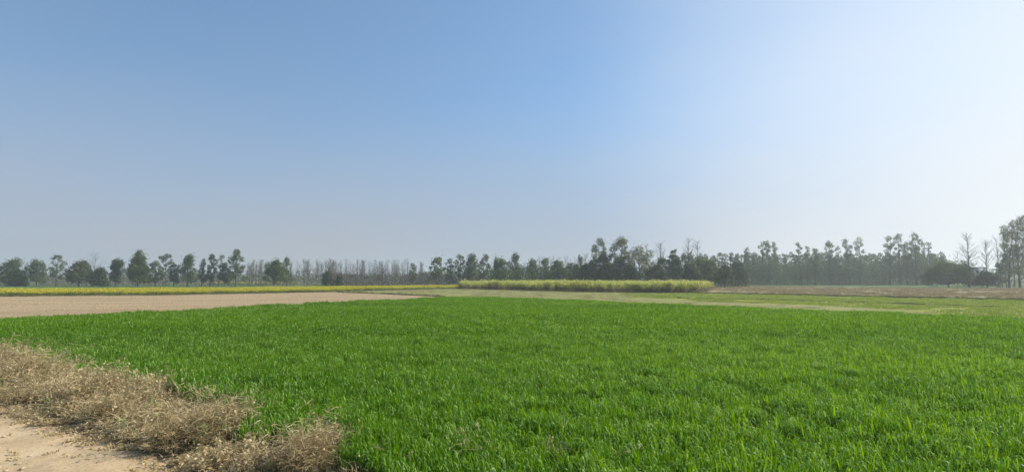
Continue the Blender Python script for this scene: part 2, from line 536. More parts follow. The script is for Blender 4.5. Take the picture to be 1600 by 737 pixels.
lime_poly = G((1030, 458.6, 0), (1105, 458.8, 0), (1300, 463, 0), (1600, 469.5, 0), (2300, 485, 0), (2300, 545, 0), (1600, 504, 0), (1420, 485, 0), (1250, 476.0, 0), (1090, 470.5, 0), (1035, 466.4, 0), (975, 463.6, 0), (1000, 461.8, 0), (960, 460.4, 0))
cane_poly = G((718, 451.2, 0), (900, 455.8, 0), (1000, 457.3, 0), (1085, 457.6, 0), (1108, 455.0, 0), (1112, 452.6, 0), (1060, 450.6, 0), (900, 449.0, 0), (722, 448.8, 0))
fallow_poly = G((1085, 457.5, 0), (1300, 461.5, 0), (1600, 468, 0), (2300, 484, 0), (2300, 455, 0), (1600, 450.3, 0), (1400, 449.2, 0), (1170, 447.2, 0), (1112, 448.5, 0))
right_green_poly = G((1150, 448.2, 0), (1400, 449.8, 0), (1640, 451.5, 0), (2100, 456, 0), (2100, 444, 0), (1150, 443.5, 0))
far_mustard_poly = G((325, 443.9, 0), (430, 444.2, 0), (470, 442.6, 0), (325, 442.3, 0))


def wavy(poly, amp, step=2.5, seed=0):
    out = []
    P = [np.array(p, float) for p in poly]
    for i in range(len(P)):
        a, b = P[i], P[(i + 1) % len(P)]
        L = np.linalg.norm(b - a)
        n = max(1, min(200, int(L / step)))
        nv = np.array([-(b - a)[1], (b - a)[0]]) / (L + 1e-9)
        for k in range(n):
            q = a + (b - a) * k / n
            w_ = (value_noise(q[None, :], 6.0, seed)[0] - 0.5) * 2 + (value_noise(q[None, :], 2.0, seed + 1)[0] - 0.5)
            out.append(tuple(q + nv * amp * w_))
    return out


def sheet(name, poly, mat, z, res=0.0):
    v = [(x, y, z) for x, y in poly]
    me = bpy.data.meshes.new(name)
    me.from_pydata(v, [], [tuple(range(len(v)))])
    me.materials.append(M[mat])
    o = obj(name, me)
    # keep the face looking up
    if me.polygons[0].normal.z < 0: me.flip_normals()
    return tag(o, kind='structure')


# ground: one sheet to the horizon
gs = 1500.0
sheet("ground", [(-gs, -gs), (gs, -gs), (gs, gs), (-gs, gs)], 'ground', 0.0)
sheet("far_crop_field", far_green_poly, 'green_field', 0.004)
sheet("far_crop_field", right_green_poly, 'green_field', 0.004)
sheet("stubble_field", wavy(stubble_poly, 0.6), 'stubble_soil', 0.008)
sheet("fallow_field", wavy(fallow_poly, 0.6), 'fallow_soil', 0.012)
sheet("young_crop_field", wavy(lime_poly, 0.6), 'lime_soil', 0.016)
sheet("ploughed_field", wavy(ploughed_poly, 0.6), 'ploughed', 0.020)
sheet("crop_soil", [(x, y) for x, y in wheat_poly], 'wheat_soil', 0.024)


def strip_terrain(name, s0, s1, n0, n1, ds, dn, hfun, mat, base=0.0):
    """grid beside the road: s along it, n across it (towards the road side)"""
    S = np.arange(s0, s1 + ds, ds); Nn = np.arange(n0, n1 + dn, dn)
    SS, NN = np.meshgrid(S, Nn, indexing='ij')
    P = ROAD_A[None, None, :] + SS[..., None] * ROAD_U + NN[..., None] * ROAD_N
    Z = base + hfun(SS, NN, P.reshape(-1, 2)).reshape(SS.shape)
    V = np.concatenate([P, Z[..., None]], 2).reshape(-1, 3)
    a, b = SS.shape
    idx = np.arange(a * b).reshape(a, b)
    q = np.stack([idx[:-1, :-1], idx[1:, :-1], idx[1:, 1:], idx[:-1, 1:]], -1).reshape(-1, 4)
    me = mesh_from(name, V, [q], [M[mat]], smooth=True)
    if me.polygons[0].normal.z < 0: me.flip_normals()
    return tag(obj(name, me), kind='structure')


def fbm(P, scale, seed, o=4):
    return sum(value_noise(P, scale / 2 ** k, seed + k) / 2 ** k for k in range(o)) - 0.95


def road_h(S, N, P):
    edge = np.clip((N.ravel() + 0.35) / 0.6, 0, 1)
    rut = -0.05 * np.exp(-((N.ravel() - 1.5) / 0.35) ** 2) - 0.05 * np.exp(-((N.ravel() - 3.2) / 0.35) ** 2)
    rough = 0.035 * fbm(P, 1.1, 3) + 0.020 * fbm(P, 0.25, 9, 3)
    return 0.05 + edge * (0.05 + rut) + rough


def verge_h(S, N, P):
    n = N.ravel()
    hump = 0.16 * np.exp(-((n + 1.1) / 0.9) ** 2)
    return 0.034 + hump * np.clip((n + 6) / 3, 0, 1) + 0.05 * fbm(P, 0.8, 21) * np.clip((0.5 - n) / 1.0, 0, 1)


m, n_, l_, p_ = nodes_of("dirt_road")
geo_ = n_.new("ShaderNodeNewGeometry")
na = noise(n_, l_, 0.8, 6, 0.6, geo_.outputs['Position'])
nb = noise(n_, l_, 22.0, 5, 0.7, geo_.outputs['Position'])
nc = noise(n_, l_, 4.0, 5, 0.7, geo_.outputs['Position'])
ra = ramp(n_, l_, na.outputs['Fac'], [(0.3, (0.43, 0.32, 0.18)), (0.55, (0.55, 0.42, 0.255)), (0.75, (0.64, 0.51, 0.33))])
rb = ramp(n_, l_, nb.outputs['Fac'], [(0.25, (0.72, 0.70, 0.68)), (0.6, (1.0, 1.0, 1.0))])
rc = ramp(n_, l_, nc.outputs['Fac'], [(0.3, (0.80, 0.78, 0.75)), (0.5, (1, 1, 1))])
cc = mix(n_, l_, 'MULTIPLY', 1.0, mix(n_, l_, 'MULTIPLY', 1.0, ra.outputs['Color'], rb.outputs['Color']), rc.outputs['Color'])
l_.new(cc, p_.inputs['Base Color'])
p_.inputs['Roughness'].default_value = 0.95
p_.inputs['Specular IOR Level'].default_value = 0.1
bp_ = n_.new("ShaderNodeBump"); bp_.inputs['Strength'].default_value = 0.6; bp_.inputs['Distance'].default_value = 0.02
l_.new(nb.outputs['Fac'], bp_.inputs['Height']); l_.new(bp_.outputs['Normal'], p_.inputs['Normal'])
M['road'] = m
strip_terrain("dirt_road", -28, 22, -0.35, 7.2, 0.10, 0.10, road_h, 'road')
strip_terrain("verge", -28, 22, -4.6, 0.6, 0.16, 0.16, verge_h, 'verge')

# ------------------------------------------------------------------ wheat
rng = np.random.default_rng(5)


def wheat_tuft(rng, n, radius, h, width, seg, pale):
    g = Geo()
    k = int(n * (1 - pale))
    P, W = blade_set(rng, k, radius, h, width, h * 0.50, seg, (0.8, 1.0), (0.12, 0.50), (0.05, 0.6), (0.0, 0.62), 4.0)
    g.ribbons(P, W, 0)
    k2 = max(1, n - k)
    P, W = blade_set(rng, k2, radius, h, width * 1.15, h * 0.36, seg, (0.85, 1.05), (0.40, 0.8), (0.8, 1.4), (0.50, 0.74), 3.2)
    g.ribbons(P, W, 1)
    return g.arrays()


near_t = [wheat_tuft(rng, 80, 0.13, 0.50, 0.0112, 6, 0.22) for _ in range(8)]
far_t = [wheat_tuft(rng, 210, 0.45, 0.50, 0.018, 4, 0.15) for _ in range(8)]
pn = sample_poly(wheat_poly, rng, [(-2, 14, 46), (14, 23, 30)], 4.0)
pf = sample_poly(wheat_poly, rng, [(21, 35, 8.5), (35, 55, 6.0), (55, 100, 4.5)], 6.0)


SOW_N = np.array([0.678, 0.735])          # across the drill rows
SOW_U = np.array([0.735, -0.678])
c_ = pn @ SOW_N
pn = pn + ((np.round(c_ / 0.21) * 0.21 - c_) + rng.normal(0, 0.028, len(pn)))[:, None] * SOW_N


def wheat_height(P):
    h = 0.69 + 0.26 * value_noise(P, 2.3, 31) + 0.16 * value_noise(P, 9.0, 77) + 0.28 * value_noise(P, 0.45, 78)
    # faint wheel tracks of the drill, along the sowing direction
    c = P @ SOW_N + 0.9 * (value_noise(P, 16.0, 5) - 0.5)
    for c0, wd, dp in ((22.3, 0.22, 0.38), (20.7, 0.22, 0.30), (36.0, 0.30, 0.36), (37.8, 0.30, 0.30), (12.5, 0.16, 0.26), (49.0, 0.4, 0.3)):
        h -= dp * np.exp(-((c - c0) / wd) ** 2)
    return h


wm = [M['wheat'], M['wheat_glint']]
plant("wheat_crop", near_t, pn, rng, wm, 0.85, 1.15, wheat_height(pn), 0.02,
      label="dense green wheat filling the foreground field up to the dry verge", cat="crop")
plant("wheat_crop", far_t, pf, rng, wm, 0.9, 1.15, wheat_height(pf), 0.02,
      label="far half of the green wheat field, up to the ploughed and straw coloured plots", cat="crop")

# ------------------------------------------------------------------ lower crops and rough growth beyond
def low_tuft(rng, n, radius, h, width, seg=2, mats=(0,), reach=(0.2, 0.7)):
    g = Geo()
    for m in mats:
        P, W = blade_set(rng, n // len(mats), radius, h, width, h * 0.9, seg, (0.7, 1.0), reach, (0.0, 0.5), (0.0, 0.3))
        g.ribbons(P, W, m)
    return g.arrays()


lt = [low_tuft(rng, 60, 0.6, 0.16, 0.03) for _ in range(5)]
pl = sample_poly(lime_poly, rng, [(0, 200, 1.6)], 6)
pl = pl[value_noise(pl, 3.0, 12) > 0.25]
plant("young_crop", lt, pl, rng, [M['lime']], 0.7, 1.2, None, 0.016,
      label="short yellow-green young crop on the right beyond the wheat", cat="crop")
st = [low_tuft(rng, 40, 0.6, 0.13, 0.02) for _ in range(5)]
ps = sample_poly(stubble_poly, rng, [(0, 200, 0.8)], 6)
ps = ps[~in_poly(ps, lime_poly) & ~in_poly(ps, wheat_poly)]
ps = ps[value_noise(ps, 4.0, 15) > 0.35]
plant("stubble", st, ps, rng, [M['stubble'], M['weed_green']], 0.6, 1.2, None, 0.008,
      label="sparse straw stubble between the wheat and the sugarcane", cat="stubble")
ft = [low_tuft(rng, 50, 0.7, 0.35, 0.035) for _ in range(5)]
pw = sample_poly(fallow_poly, rng, [(0, 260, 0.5)], 6)
pw = pw[value_noise(pw, 6.0, 19) > 0.42]
plant("fallow_weeds", ft, pw, rng, [M['fallow']], 0.5, 1.3, None, 0.012,
      label="low brown weeds over the fallow plot below the eucalyptus belt", cat="weeds")


# mustard in bloom
def mustard_tuft(rng):
    g = Geo()
    P, W = blade_set(rng, 34, 0.5, 0.85, 0.05, 0.55, 3, (0.8, 1.0), (0.1, 0.5), (0.0, 0.3), (0.0, 0.5))
    g.ribbons(P, W, 0)
    C = np.column_stack([rng.normal(0, 0.30, (58, 2)), rng.uniform(0.62, 1.12, 58)])
    g.leaves(C, 0.12, rng, 0.9, 1)
    return g.arrays()


mt = [mustard_tuft(rng) for _ in range(6)]
pm = sample_poly(mustard_poly, rng, [(0, 260, 2.0)], 20)
thin = np.clip((pm[:, 0] + 34) / 25, 0, 1)
pm = pm[rng.uniform(size=len(pm)) > thin * 0.5]
pm = pm[value_noise(pm, 2.2, 44) > 0.20]
plant("mustard_crop", mt, pm, rng, [M['mustard_green'], M['mustard_flower']], 0.8, 1.05, 0.50 + 0.28 * value_noise(pm, 3.0, 40), 0.004, wide=1.1,
      label="strip of yellow flowering mustard behind the ploughed field", cat="crop")
pm2 = sample_poly(far_mustard_poly, rng, [(0, 500, 0.7)], 20)
plant("mustard_crop", mt, pm2, rng, [M['mustard_green'], M['mustard_flower']], 0.7, 1.0, None, 0.004, wide=1.6,
      label="faint far patch of mustard seen between the left tree trunks", cat="crop")


# sugarcane
def cane_tuft(rng):
    g = Geo()
    P, W = blade_set(rng, 44, 0.55, 2.4, 0.085, 1.25, 5, (0.75, 1.0), (0.3, 0.75), (0.35, 1.0), (0.30, 0.66))
    g.ribbons(P, W, 0)
    P, W = blade_set(rng, 26, 0.6, 2.2, 0.07, 1.0, 4, (0.3, 0.7), (0.2, 0.6), (0.5, 1.1), (0.12, 0.55))
    g.ribbons(P, W, 1)
    for _ in range(7):
        a = rng.uniform(0, 6.283); r = 0.5 * math.sqrt(rng.uniform())
        x, y = r * math.cos(a), r * math.sin(a)
        g.tube([(x, y, 0), (x + rng.normal(0, .1), y + rng.normal(0, .1), 1.7)], [0.022, 0.016], 3, 1)
    return g.arrays()


ct = [cane_tuft(rng) for _ in range(8)]
pc = sample_poly(cane_poly, rng, [(0, 300, 0.9)], 10)
plant("sugarcane", ct, pc, rng, [M['cane'], M['cane_dry']], 0.86, 1.06, 0.74 + 0.26 * value_noise(pc, 4.0, 50) + 0.20 * value_noise(pc, 1.3, 51), 0.004, tilt=0.05,
      label="block of tall yellow-green sugarcane in front of the dark trees", cat="crop")


# earth bunds between the plots, with rank grass on them
def bund(px, width, height, seed):
    r = np.random.default_rng(seed)
    pts = np.array([ground(x, y) for x, y in px])
    d = np.concatenate([[0], np.cumsum(np.linalg.norm(np.diff(pts, axis=0), axis=1))])
    s = np.arange(0, d[-1], 0.8)
    X = np.stack([np.interp(s, d, pts[:, k]) for k in (0, 1)], 1)
    X += (np.stack([value_noise(np.stack([s, s * 0], 1), 6.0, seed), value_noise(np.stack([s, s * 0], 1), 6.0, seed + 1)], 1) - 0.5) * 0.8
    T = np.gradient(X, axis=0); T /= np.linalg.norm(T, axis=1)[:, None]
    Nn = np.stack([-T[:, 1], T[:, 0]], 1)
    prof = [(-1, 0.0), (-0.55, 0.6), (-0.15, 1.0), (0.25, 0.92), (0.6, 0.5), (1, 0.0)]
    hh = height * r.uniform(0.55, 1.3, len(s))
    ww = width * 0.5 * r.uniform(0.8, 1.2, len(s))
    V = np.stack([np.column_stack([X + Nn * (a * ww)[:, None], hh * b + (-0.02 if b == 0 else 0.01)]) for a, b in prof], 1)
    k = len(prof)
    idx = np.arange(len(s) * k).reshape(-1, k)
    q = np.stack([idx[:-1, :-1], idx[1:, :-1], idx[1:, 1:], idx[:-1, 1:]], -1).reshape(-1, 4)
    me = mesh_from("bund", V.reshape(-1, 3), [q], [M['bund']], smooth=True)
    if me.polygons[0].normal.z < 0: me.flip_normals()
    tag(obj("field_bund", me), kind='structure')
    return X


bl = []
bl.append(bund([(528, 456.8), (610, 459.6), (700, 464.0)], 0.8, 0.14, 1))
bl.append(bund([(-600, 474.0), (0, 463.2), (250, 461.5), (500, 456.7), (600, 453.7), (720, 450.9)], 1.0, 0.14, 2))
bl.append(bund([(1075, 458.4), (1105, 458.6), (1300, 462.6), (1600, 469.1), (2000, 478)], 1.0, 0.26, 3))
bl.append(bund([(1055, 466.0), (1200, 468.3), (1440, 475.7), (1578, 480.3)], 0.55, 0.13, 4))
gt = [low_tuft(rng, 44, 0.35, 0.34, 0.03, 3) for _ in range(5)]
X = np.concatenate([np.repeat(b, k, 0) for b, k in zip(bl[:3], (2, 3, 4))])
X = X + rng.normal(0, 0.35, X.shape)
plant("bund_grass", gt, X, rng, [M['bund_weed']], 0.3, 0.9, None, 0.1,
      label="rank dark grass growing along the bunds between the plots", cat="grass")

# ------------------------------------------------------------------ dry growth on the verge
dry_poly = wheat_near + [tuple(ROAD_A + ROAD_U * s - ROAD_N * 0.12) for s in (9.3, 7.0, 4.0, 1.0, -2.0, -6.0, -12.0, -18.0)]
dry_poly = [p for p in dry_poly]


def dry_parts(rng, n_stem, n_leaf, radius, h, stem_w=0.006, leaf=0.035, spread=0.7, twigs=3, dome=0.0):
    """feathery dry weed: arched stems with side twigs, and curled leaves on them"""
    gs, gl = Geo(), Geo()
    P, W = blade_set(rng, n_stem, radius * 0.45, h, stem_w * 1.6, h, 5, (0.55, 1.0), (0.15, spread), (0.0, 0.35), (0.0, 0.12))
    gs.ribbons(P, W)
    k = n_stem * twigs
    i = rng.integers(0, n_stem, k); j = rng.integers(2, 6, k)
    base = P[i, j]
    d = rng.normal(size=(k, 3)); d[:, 2] = np.abs(d[:, 2]) * 0.9
    d /= np.linalg.norm(d, axis=1)[:, None]
    ln = h * rng.uniform(0.12, 0.36, k)
    t = np.linspace(0, 1, 3)
    TP = base[:, None, :] + d[:, None, :] * (ln[:, None] * t)[..., None]
    TP[:, :, 2] -= (ln[:, None] * 0.35 * t ** 2)
    s = np.cross(d, rng.normal(size=(k, 3))); s /= np.linalg.norm(s, axis=1)[:, None]
    TW = s[:, None, :] * (stem_w * 0.8 * (1 - 0.7 * t))[None, :, None]
    gs.ribbons(TP, TW)
    if n_leaf:
        i = rng.integers(0, k, n_leaf)
        C = TP[i, rng.integers(0, 3, n_leaf)] + rng.normal(0, 0.02, (n_leaf, 3))
        C[:, 2] = np.maximum(C[:, 2], 0.02)
        gl.leaves(C, leaf, rng, 0.6)
    return gs, gl


def dry_tuft(rng, **kw):
    gs, gl = dry_parts(rng, **kw)
    v1, q1, m1 = gs.arrays()
    if not gl.v: return v1, q1, m1
    v2, q2, m2 = gl.arrays()
    return np.concatenate([v1, v2]), np.concatenate([q1, q2 + len(v1)]), np.concatenate([m1, m2 + 1])


dt = [dry_tuft(rng, n_stem=26, n_leaf=100, radius=0.35, h=0.46, spread=0.9, leaf=0.045) for _ in range(5)] + \
     [dry_tuft(rng, n_stem=34, n_leaf=40, radius=0.30, h=0.55, spread=0.8) for _ in range(4)] + \
     [dry_tuft(rng, n_stem=8, n_leaf=170, radius=0.4, h=0.25, spread=1.0, leaf=0.06) for _ in range(3)]
pd = sample_poly(dry_poly, rng, [(0, 45, 17)], 6)
pd = pd + rng.normal(0, 0.20, pd.shape)
nn = (pd - ROAD_A) @ ROAD_N
edge = np.clip((-nn) / 0.8, 0.35, 1.0)
hm = edge * (0.65 + 0.75 * value_noise(pd, 1.0, 61))
plant("dry_undergrowth", dt, pd, rng, [M['dry_stem'], M['dry_leaf']], 0.75, 1.2, hm, 0.10, tilt=0.15,
      label="tangle of dry brown weeds along the edge of the dirt road", cat="dry weeds")
# leaf litter thrown on to the road edge
ll = [dry_tuft(rng, n_stem=3, n_leaf=26, radius=0.3, h=0.05, spread=1.0, leaf=0.04, twigs=2) for _ in range(4)]
s = rng.uniform(-14, 10, 520); nrm = np.abs(rng.normal(0, 0.28, 520)) - 0.15 + (rng.uniform(size=520) < 0.3) * rng.uniform(0, 2.5, 520)
pll = ROAD_A + s[:, None] * ROAD_U + nrm[:, None] * ROAD_N
plant("leaf_litter", ll, pll, rng, [M['dry_stem'], M['dry_leaf']], 0.5, 1.1, None, 0.085, tilt=0.05,
      label="loose dry leaves scattered on the edge of the dirt road", cat="leaf litter")


# clods on the ploughed plot and on the road, green shoots in the dry verge
def clod(rng, amp=0.35):
    th = np.arange(6) * math.pi / 3
    V = [(0, 0, 0.55)] + [(0.6 * math.cos(t), 0.6 * math.sin(t), 0.33) for t in th] + [(math.cos(t), math.sin(t), -0.1) for t in th]
    V = np.array(V) * rng.uniform(1 - amp, 1 + amp, (13, 1))
    q = [(1 + j, 7 + j, 7 + (j + 1) % 6, 1 + (j + 1) % 6) for j in range(6)]
    q += [(0, 1 + j, 1 + j + 1, 1 + (j + 2) % 6) for j in (0, 2, 4)]
    return V * 0.5, np.array(q), np.zeros(len(q), int)


cl = [clod(rng) for _ in range(6)]
pk = sample_poly(ploughed_poly, rng, [(20, 120, 3.2)], 8)
pk = pk[~in_poly(pk, wheat_poly)]
pk = pk[value_noise(pk, 3.5, 91) + rng.uniform(-.3, .3, len(pk)) > 0.42]
plant("soil_clods", cl, pk, rng, [M['ploughed']], 0.07, 0.27, 0.6, 0.02,
      label="clods of turned earth all over the ploughed field", cat="clods")
s_ = rng.uniform(-16, 12, 2600); n_r = rng.uniform(-0.2, 6.5, 2600) ** 1.0
pk = ROAD_A + s_[:, None] * ROAD_U + n_r[:, None] * ROAD_N
plant("road_stones", cl, pk, rng, [M['road']], 0.012, 0.075, 0.7, 0.088,
      label="small clods and stones lying loose on the dirt road", cat="stones")
pg = sample_poly(dry_poly, rng, [(0, 45, 2.2)], 6)
plant("verge_shoots", [wheat_tuft(rng, 9, 0.10, 0.42, 0.011, 5, 0.2) for _ in range(4)], pg, rng, [M['weed_green'], M['wheat_glint']], 0.7, 1.3, None, 0.12,
      label="green shoots coming up between the dry weeds of the verge", cat="weeds")


def dry_bush(px, py, z, h, radius, label, n_stem=110, n_leaf=220, leaf=0.04, spread=0.6, twigs=5, seed=0, base=0.08):
    r = np.random.default_rng(900 + seed)
    x, y = ground(px, py, z)
    t = empty("dry_bush", (x, y, base))
    gs, gl = dry_parts(r, n_stem, n_leaf, radius, h, 0.0050, leaf, spread, twigs)
    tag(obj("stems", gs.mesh("stems", [M['dry_stem']]), t), kind='stuff')
    tag(obj("leaves", gl.mesh("leaves", [M['dry_leaf']]), t), kind='stuff')
    tag(t, label, "dry bush", "dry bushes along the road verge")


dry_bush(478, 745, 0.1, 0.72, 0.50, "pale feathery dry bush leaning at the verge's right end, against the wheat", 230, 260, 0.03, 0.5, 6, 1)
dry_bush(345, 690, 0.1, 0.74, 0.65, "wide wispy dry bush standing over the wheat, beyond the leafy brown patch", 210, 200, 0.03, 0.75, 6, 2)
dry_bush(268, 700, 0.1, 0.62, 0.6, "bushy tan dry weed at the road's edge in the middle of the verge", 190, 300, 0.045, 0.7, 5, 3)
dry_bush(345, 738, 0.05, 0.34, 0.5, "low dry bush covered in curled pale leaves beside the bottom edge of the photo", 60, 620, 0.055, 0.9, 5, 4)
dry_bush(420, 745, 0.05, 0.36, 0.5, "low leafy dry bush between the feathery bush and the road", 70, 560, 0.05, 0.9, 5, 5)
dry_bush(165, 660, 0.1, 0.62, 0.6, "matted dry bush with a dark shaded base above the road edge", 150, 380, 0.045, 0.8, 5, 6)
dry_bush(60, 600, 0.1, 0.85, 0.9, "tall reddish-tan dry bush near the left edge of the photo", 230, 260, 0.04, 0.7, 5, 7)
dry_bush(10, 585, 0.1, 0.95, 0.9, "dry bush cut by the left edge of the photo", 210, 260, 0.04, 0.7, 5, 8)
dry_bush(115, 607, 0.1, 0.50, 0.6, "low grey-green withered bush where the verge meets the wheat on the left", 120, 420, 0.06, 0.9, 4, 9)


def dry_weed(px, py, h, label, seed):
    r = np.random.default_rng(700 + seed)
    x, y = ground(px, py, 0.0)
    t = empty("dry_weed", (x, y, 0.02))
    gs, gl = dry_parts(r, 9, 60, 0.22, h, 0.0060, 0.04, 0.35, 5)
    tag(obj("stems", gs.mesh("stems", [M['dry_stem']]), t), kind='stuff')
    tag(obj("leaves", gl.mesh("leaves", [M['stubble']]), t), kind='stuff')
    tag(t, label, "weed", "dry weeds standing in the wheat")


dry_weed(724, 752, 0.66, "straw-coloured weed stalk in the wheat, left one of the close pair by the bottom edge", 1)
dry_weed(762, 748, 0.60, "branched straw-coloured weed in the wheat, right one of the close pair by the bottom edge", 2)
dry_weed(872, 752, 0.64, "thin dry weed in the wheat at the bottom, right of the close pair", 3)
dry_weed(985, 765, 0.56, "faded weed stalk at the bottom edge, farthest right of those in the wheat", 4)
dry_weed(640, 770, 0.55, "short dry weed in the wheat just right of the feathery dry bush", 5)
dry_weed(432, 700, 0.45, "greenish dry weed in the notch of wheat between two dry bushes", 6)

# ------------------------------------------------------------------ trees
def limb(g, a, b, r0, r1, rng, sag=0.12, seg=4, sides=5):
    a, b = np.array(a, float), np.array(b, float)
    t = np.linspace(0, 1, seg + 1)[:, None]
    P = a + (b - a) * t
    L = np.linalg.norm(b - a)
    off = rng.normal(0, sag * L * 0.25, 3)
    P = P + off * np.sin(t * math.pi) + rng.normal(0, 0.012 * L, P.shape) * (t > 0) * (t < 1)
    g.tube(P, r0 + (r1 - r0) * t[:, 0], sides)
    return P


def crown_lobes(kind, H, W, r, low=0.20):
    """[(x, y, z, radius, flatten)] of the leafy masses"""
    lobes = []
    hw = W * 0.5
    if kind == 'euc':          # tall, clumped, irregular
        n = 20
        for k in range(n):
            f = (k + 0.5) / n
            z = H * (low + (0.90 - low) * f) + r.uniform(-.03, .03) * H
            prof = hw * (0.95 if f < 0.5 else 0.95 - 0.85 * (f - 0.5)) * r.uniform(0.7, 1.1)
            a = k * 2.4 + r.uniform(-.7, .7)
            d = prof * r.uniform(0.25, 0.85)
            rr = hw * r.uniform(0.20, 0.42) * (1.0 - 0.2 * f)
            lobes.append((d * math.cos(a), d * math.sin(a), z, rr, r.uniform(0.7, 1.3)))
        lobes.append((r.normal(0, .15 * hw), 0, H - hw * 0.36, hw * 0.38, 1.0))
    elif kind == 'airy':       # leafy puffs at the limb ends, sky between
        n = 17
        for k in range(n):
            f = (k + 0.5) / n
            z = H * (0.26 + 0.66 * f)
            a = k * 2.4 + r.uniform(-.7, .7)
            d = hw * (0.85 - 0.35 * f) * r.uniform(0.6, 1.0)
            lobes.append((d * math.cos(a), d * math.sin(a), z, hw * r.uniform(0.15, 0.36), r.uniform(0.6, 0.95)))
        lobes.append((r.normal(0, .1 * hw), 0, H - hw * 0.3, hw * 0.34, 0.8))
    elif kind == 'slim':
        n = 15
        for k in range(n):
            f = (k + 0.5) / n
            z = H * (low + (0.92 - low) * f)
            a = k * 2.4 + r.uniform(-.6, .6)
            d = hw * r.uniform(0.15, 0.75)
            lobes.append((d * math.cos(a), d * math.sin(a), z, hw * r.uniform(0.28, 0.55) * (1.05 - 0.35 * f), r.uniform(0.8, 1.5)))
        lobes.append((0, 0, H - hw * 0.45, hw * 0.45, 1.2))
    elif kind == 'cone':
        n = 34
        for k in range(n):
            f = (k + 0.5) / n
            z = H * (0.14 + 0.78 * f) + r.uniform(-.03, .03) * H
            prof = hw * min(1.0, 0.8 + f) * (1 - max(0, f - 0.42) ** 1.5 * 1.7) * r.uniform(0.8, 1.12)
            a = k * 2.4 + r.uniform(-.6, .6)
            d = prof * r.uniform(0.35, 0.82)
            lobes.append((d * math.cos(a), d * math.sin(a), z, prof * r.uniform(0.20, 0.42) + 0.2, r.uniform(0.7, 1.1)))
        lobes.append((0, 0, H * 0.45, hw * 0.55, 1.5))
        lobes.append((0.2, 0, H - 0.7, 0.8, 1.0))
    elif kind == 'round':      # broad dense dome of many unequal masses
        n = 34
        for k in range(n):
            f = (k + 0.5) / n
            a = k * 2.4 + r.uniform(-.5, .5)
            e = math.sqrt(max(0.0, 1 - (f * 1.02 - 0.06) ** 2))
            d = hw * e * r.uniform(0.55, 0.92)
            z = H * (0.20 + 0.66 * f) + r.uniform(-.05, .05) * H
            lobes.append((d * math.cos(a), d * math.sin(a), z, hw * r.uniform(0.15, 0.30), r.uniform(0.65, 1.0)))
        lobes.append((0, 0, H * 0.52, hw * 0.55, 0.6))
        for k in range(4):
            a = r.uniform(0, 6.28)
            lobes.append((hw * 0.3 * math.cos(a), hw * 0.3 * math.sin(a), H * r.uniform(0.84, 0.93), hw * r.uniform(0.14, 0.22), 0.9))
    elif kind == 'spread':     # spreading, thin leaf, dark limbs
        n = 16
        for k in range(n):
            f = (k + 0.5) / n
            a = k * 2.4 + r.uniform(-.5, .5)
            d = hw * math.sqrt(1 - (f - 0.15) ** 2) * r.uniform(0.5, 0.85)
            z = H * (0.36 + 0.52 * f)
            lobes.append((d * math.cos(a), d * math.sin(a), z, hw * r.uniform(0.2, 0.32), r.uniform(0.7, 1.0)))
        lobes.append((0, 0, H - hw * 0.25, hw * 0.26, 0.9))
    elif kind == 'shrub':
        n = 12
        for k in range(n):
            f = (k + 0.5) / n
            a = k * 2.4
            d = hw * r.uniform(0.2, 0.7) * (1 - 0.4 * f)
            lobes.append((d * math.cos(a), d * math.sin(a), H * (0.14 + 0.66 * f), hw * r.uniform(0.26, 0.42), r.uniform(0.8, 1.1)))
        lobes.append((r.normal(0, .15 * hw), 0, H - hw * 0.25, hw * 0.27, 1.0))
    return lobes


COVER = dict(euc=1.05, airy=0.9, slim=1.0, cone=1.35, round=1.15, spread=0.5, shrub=1.5)


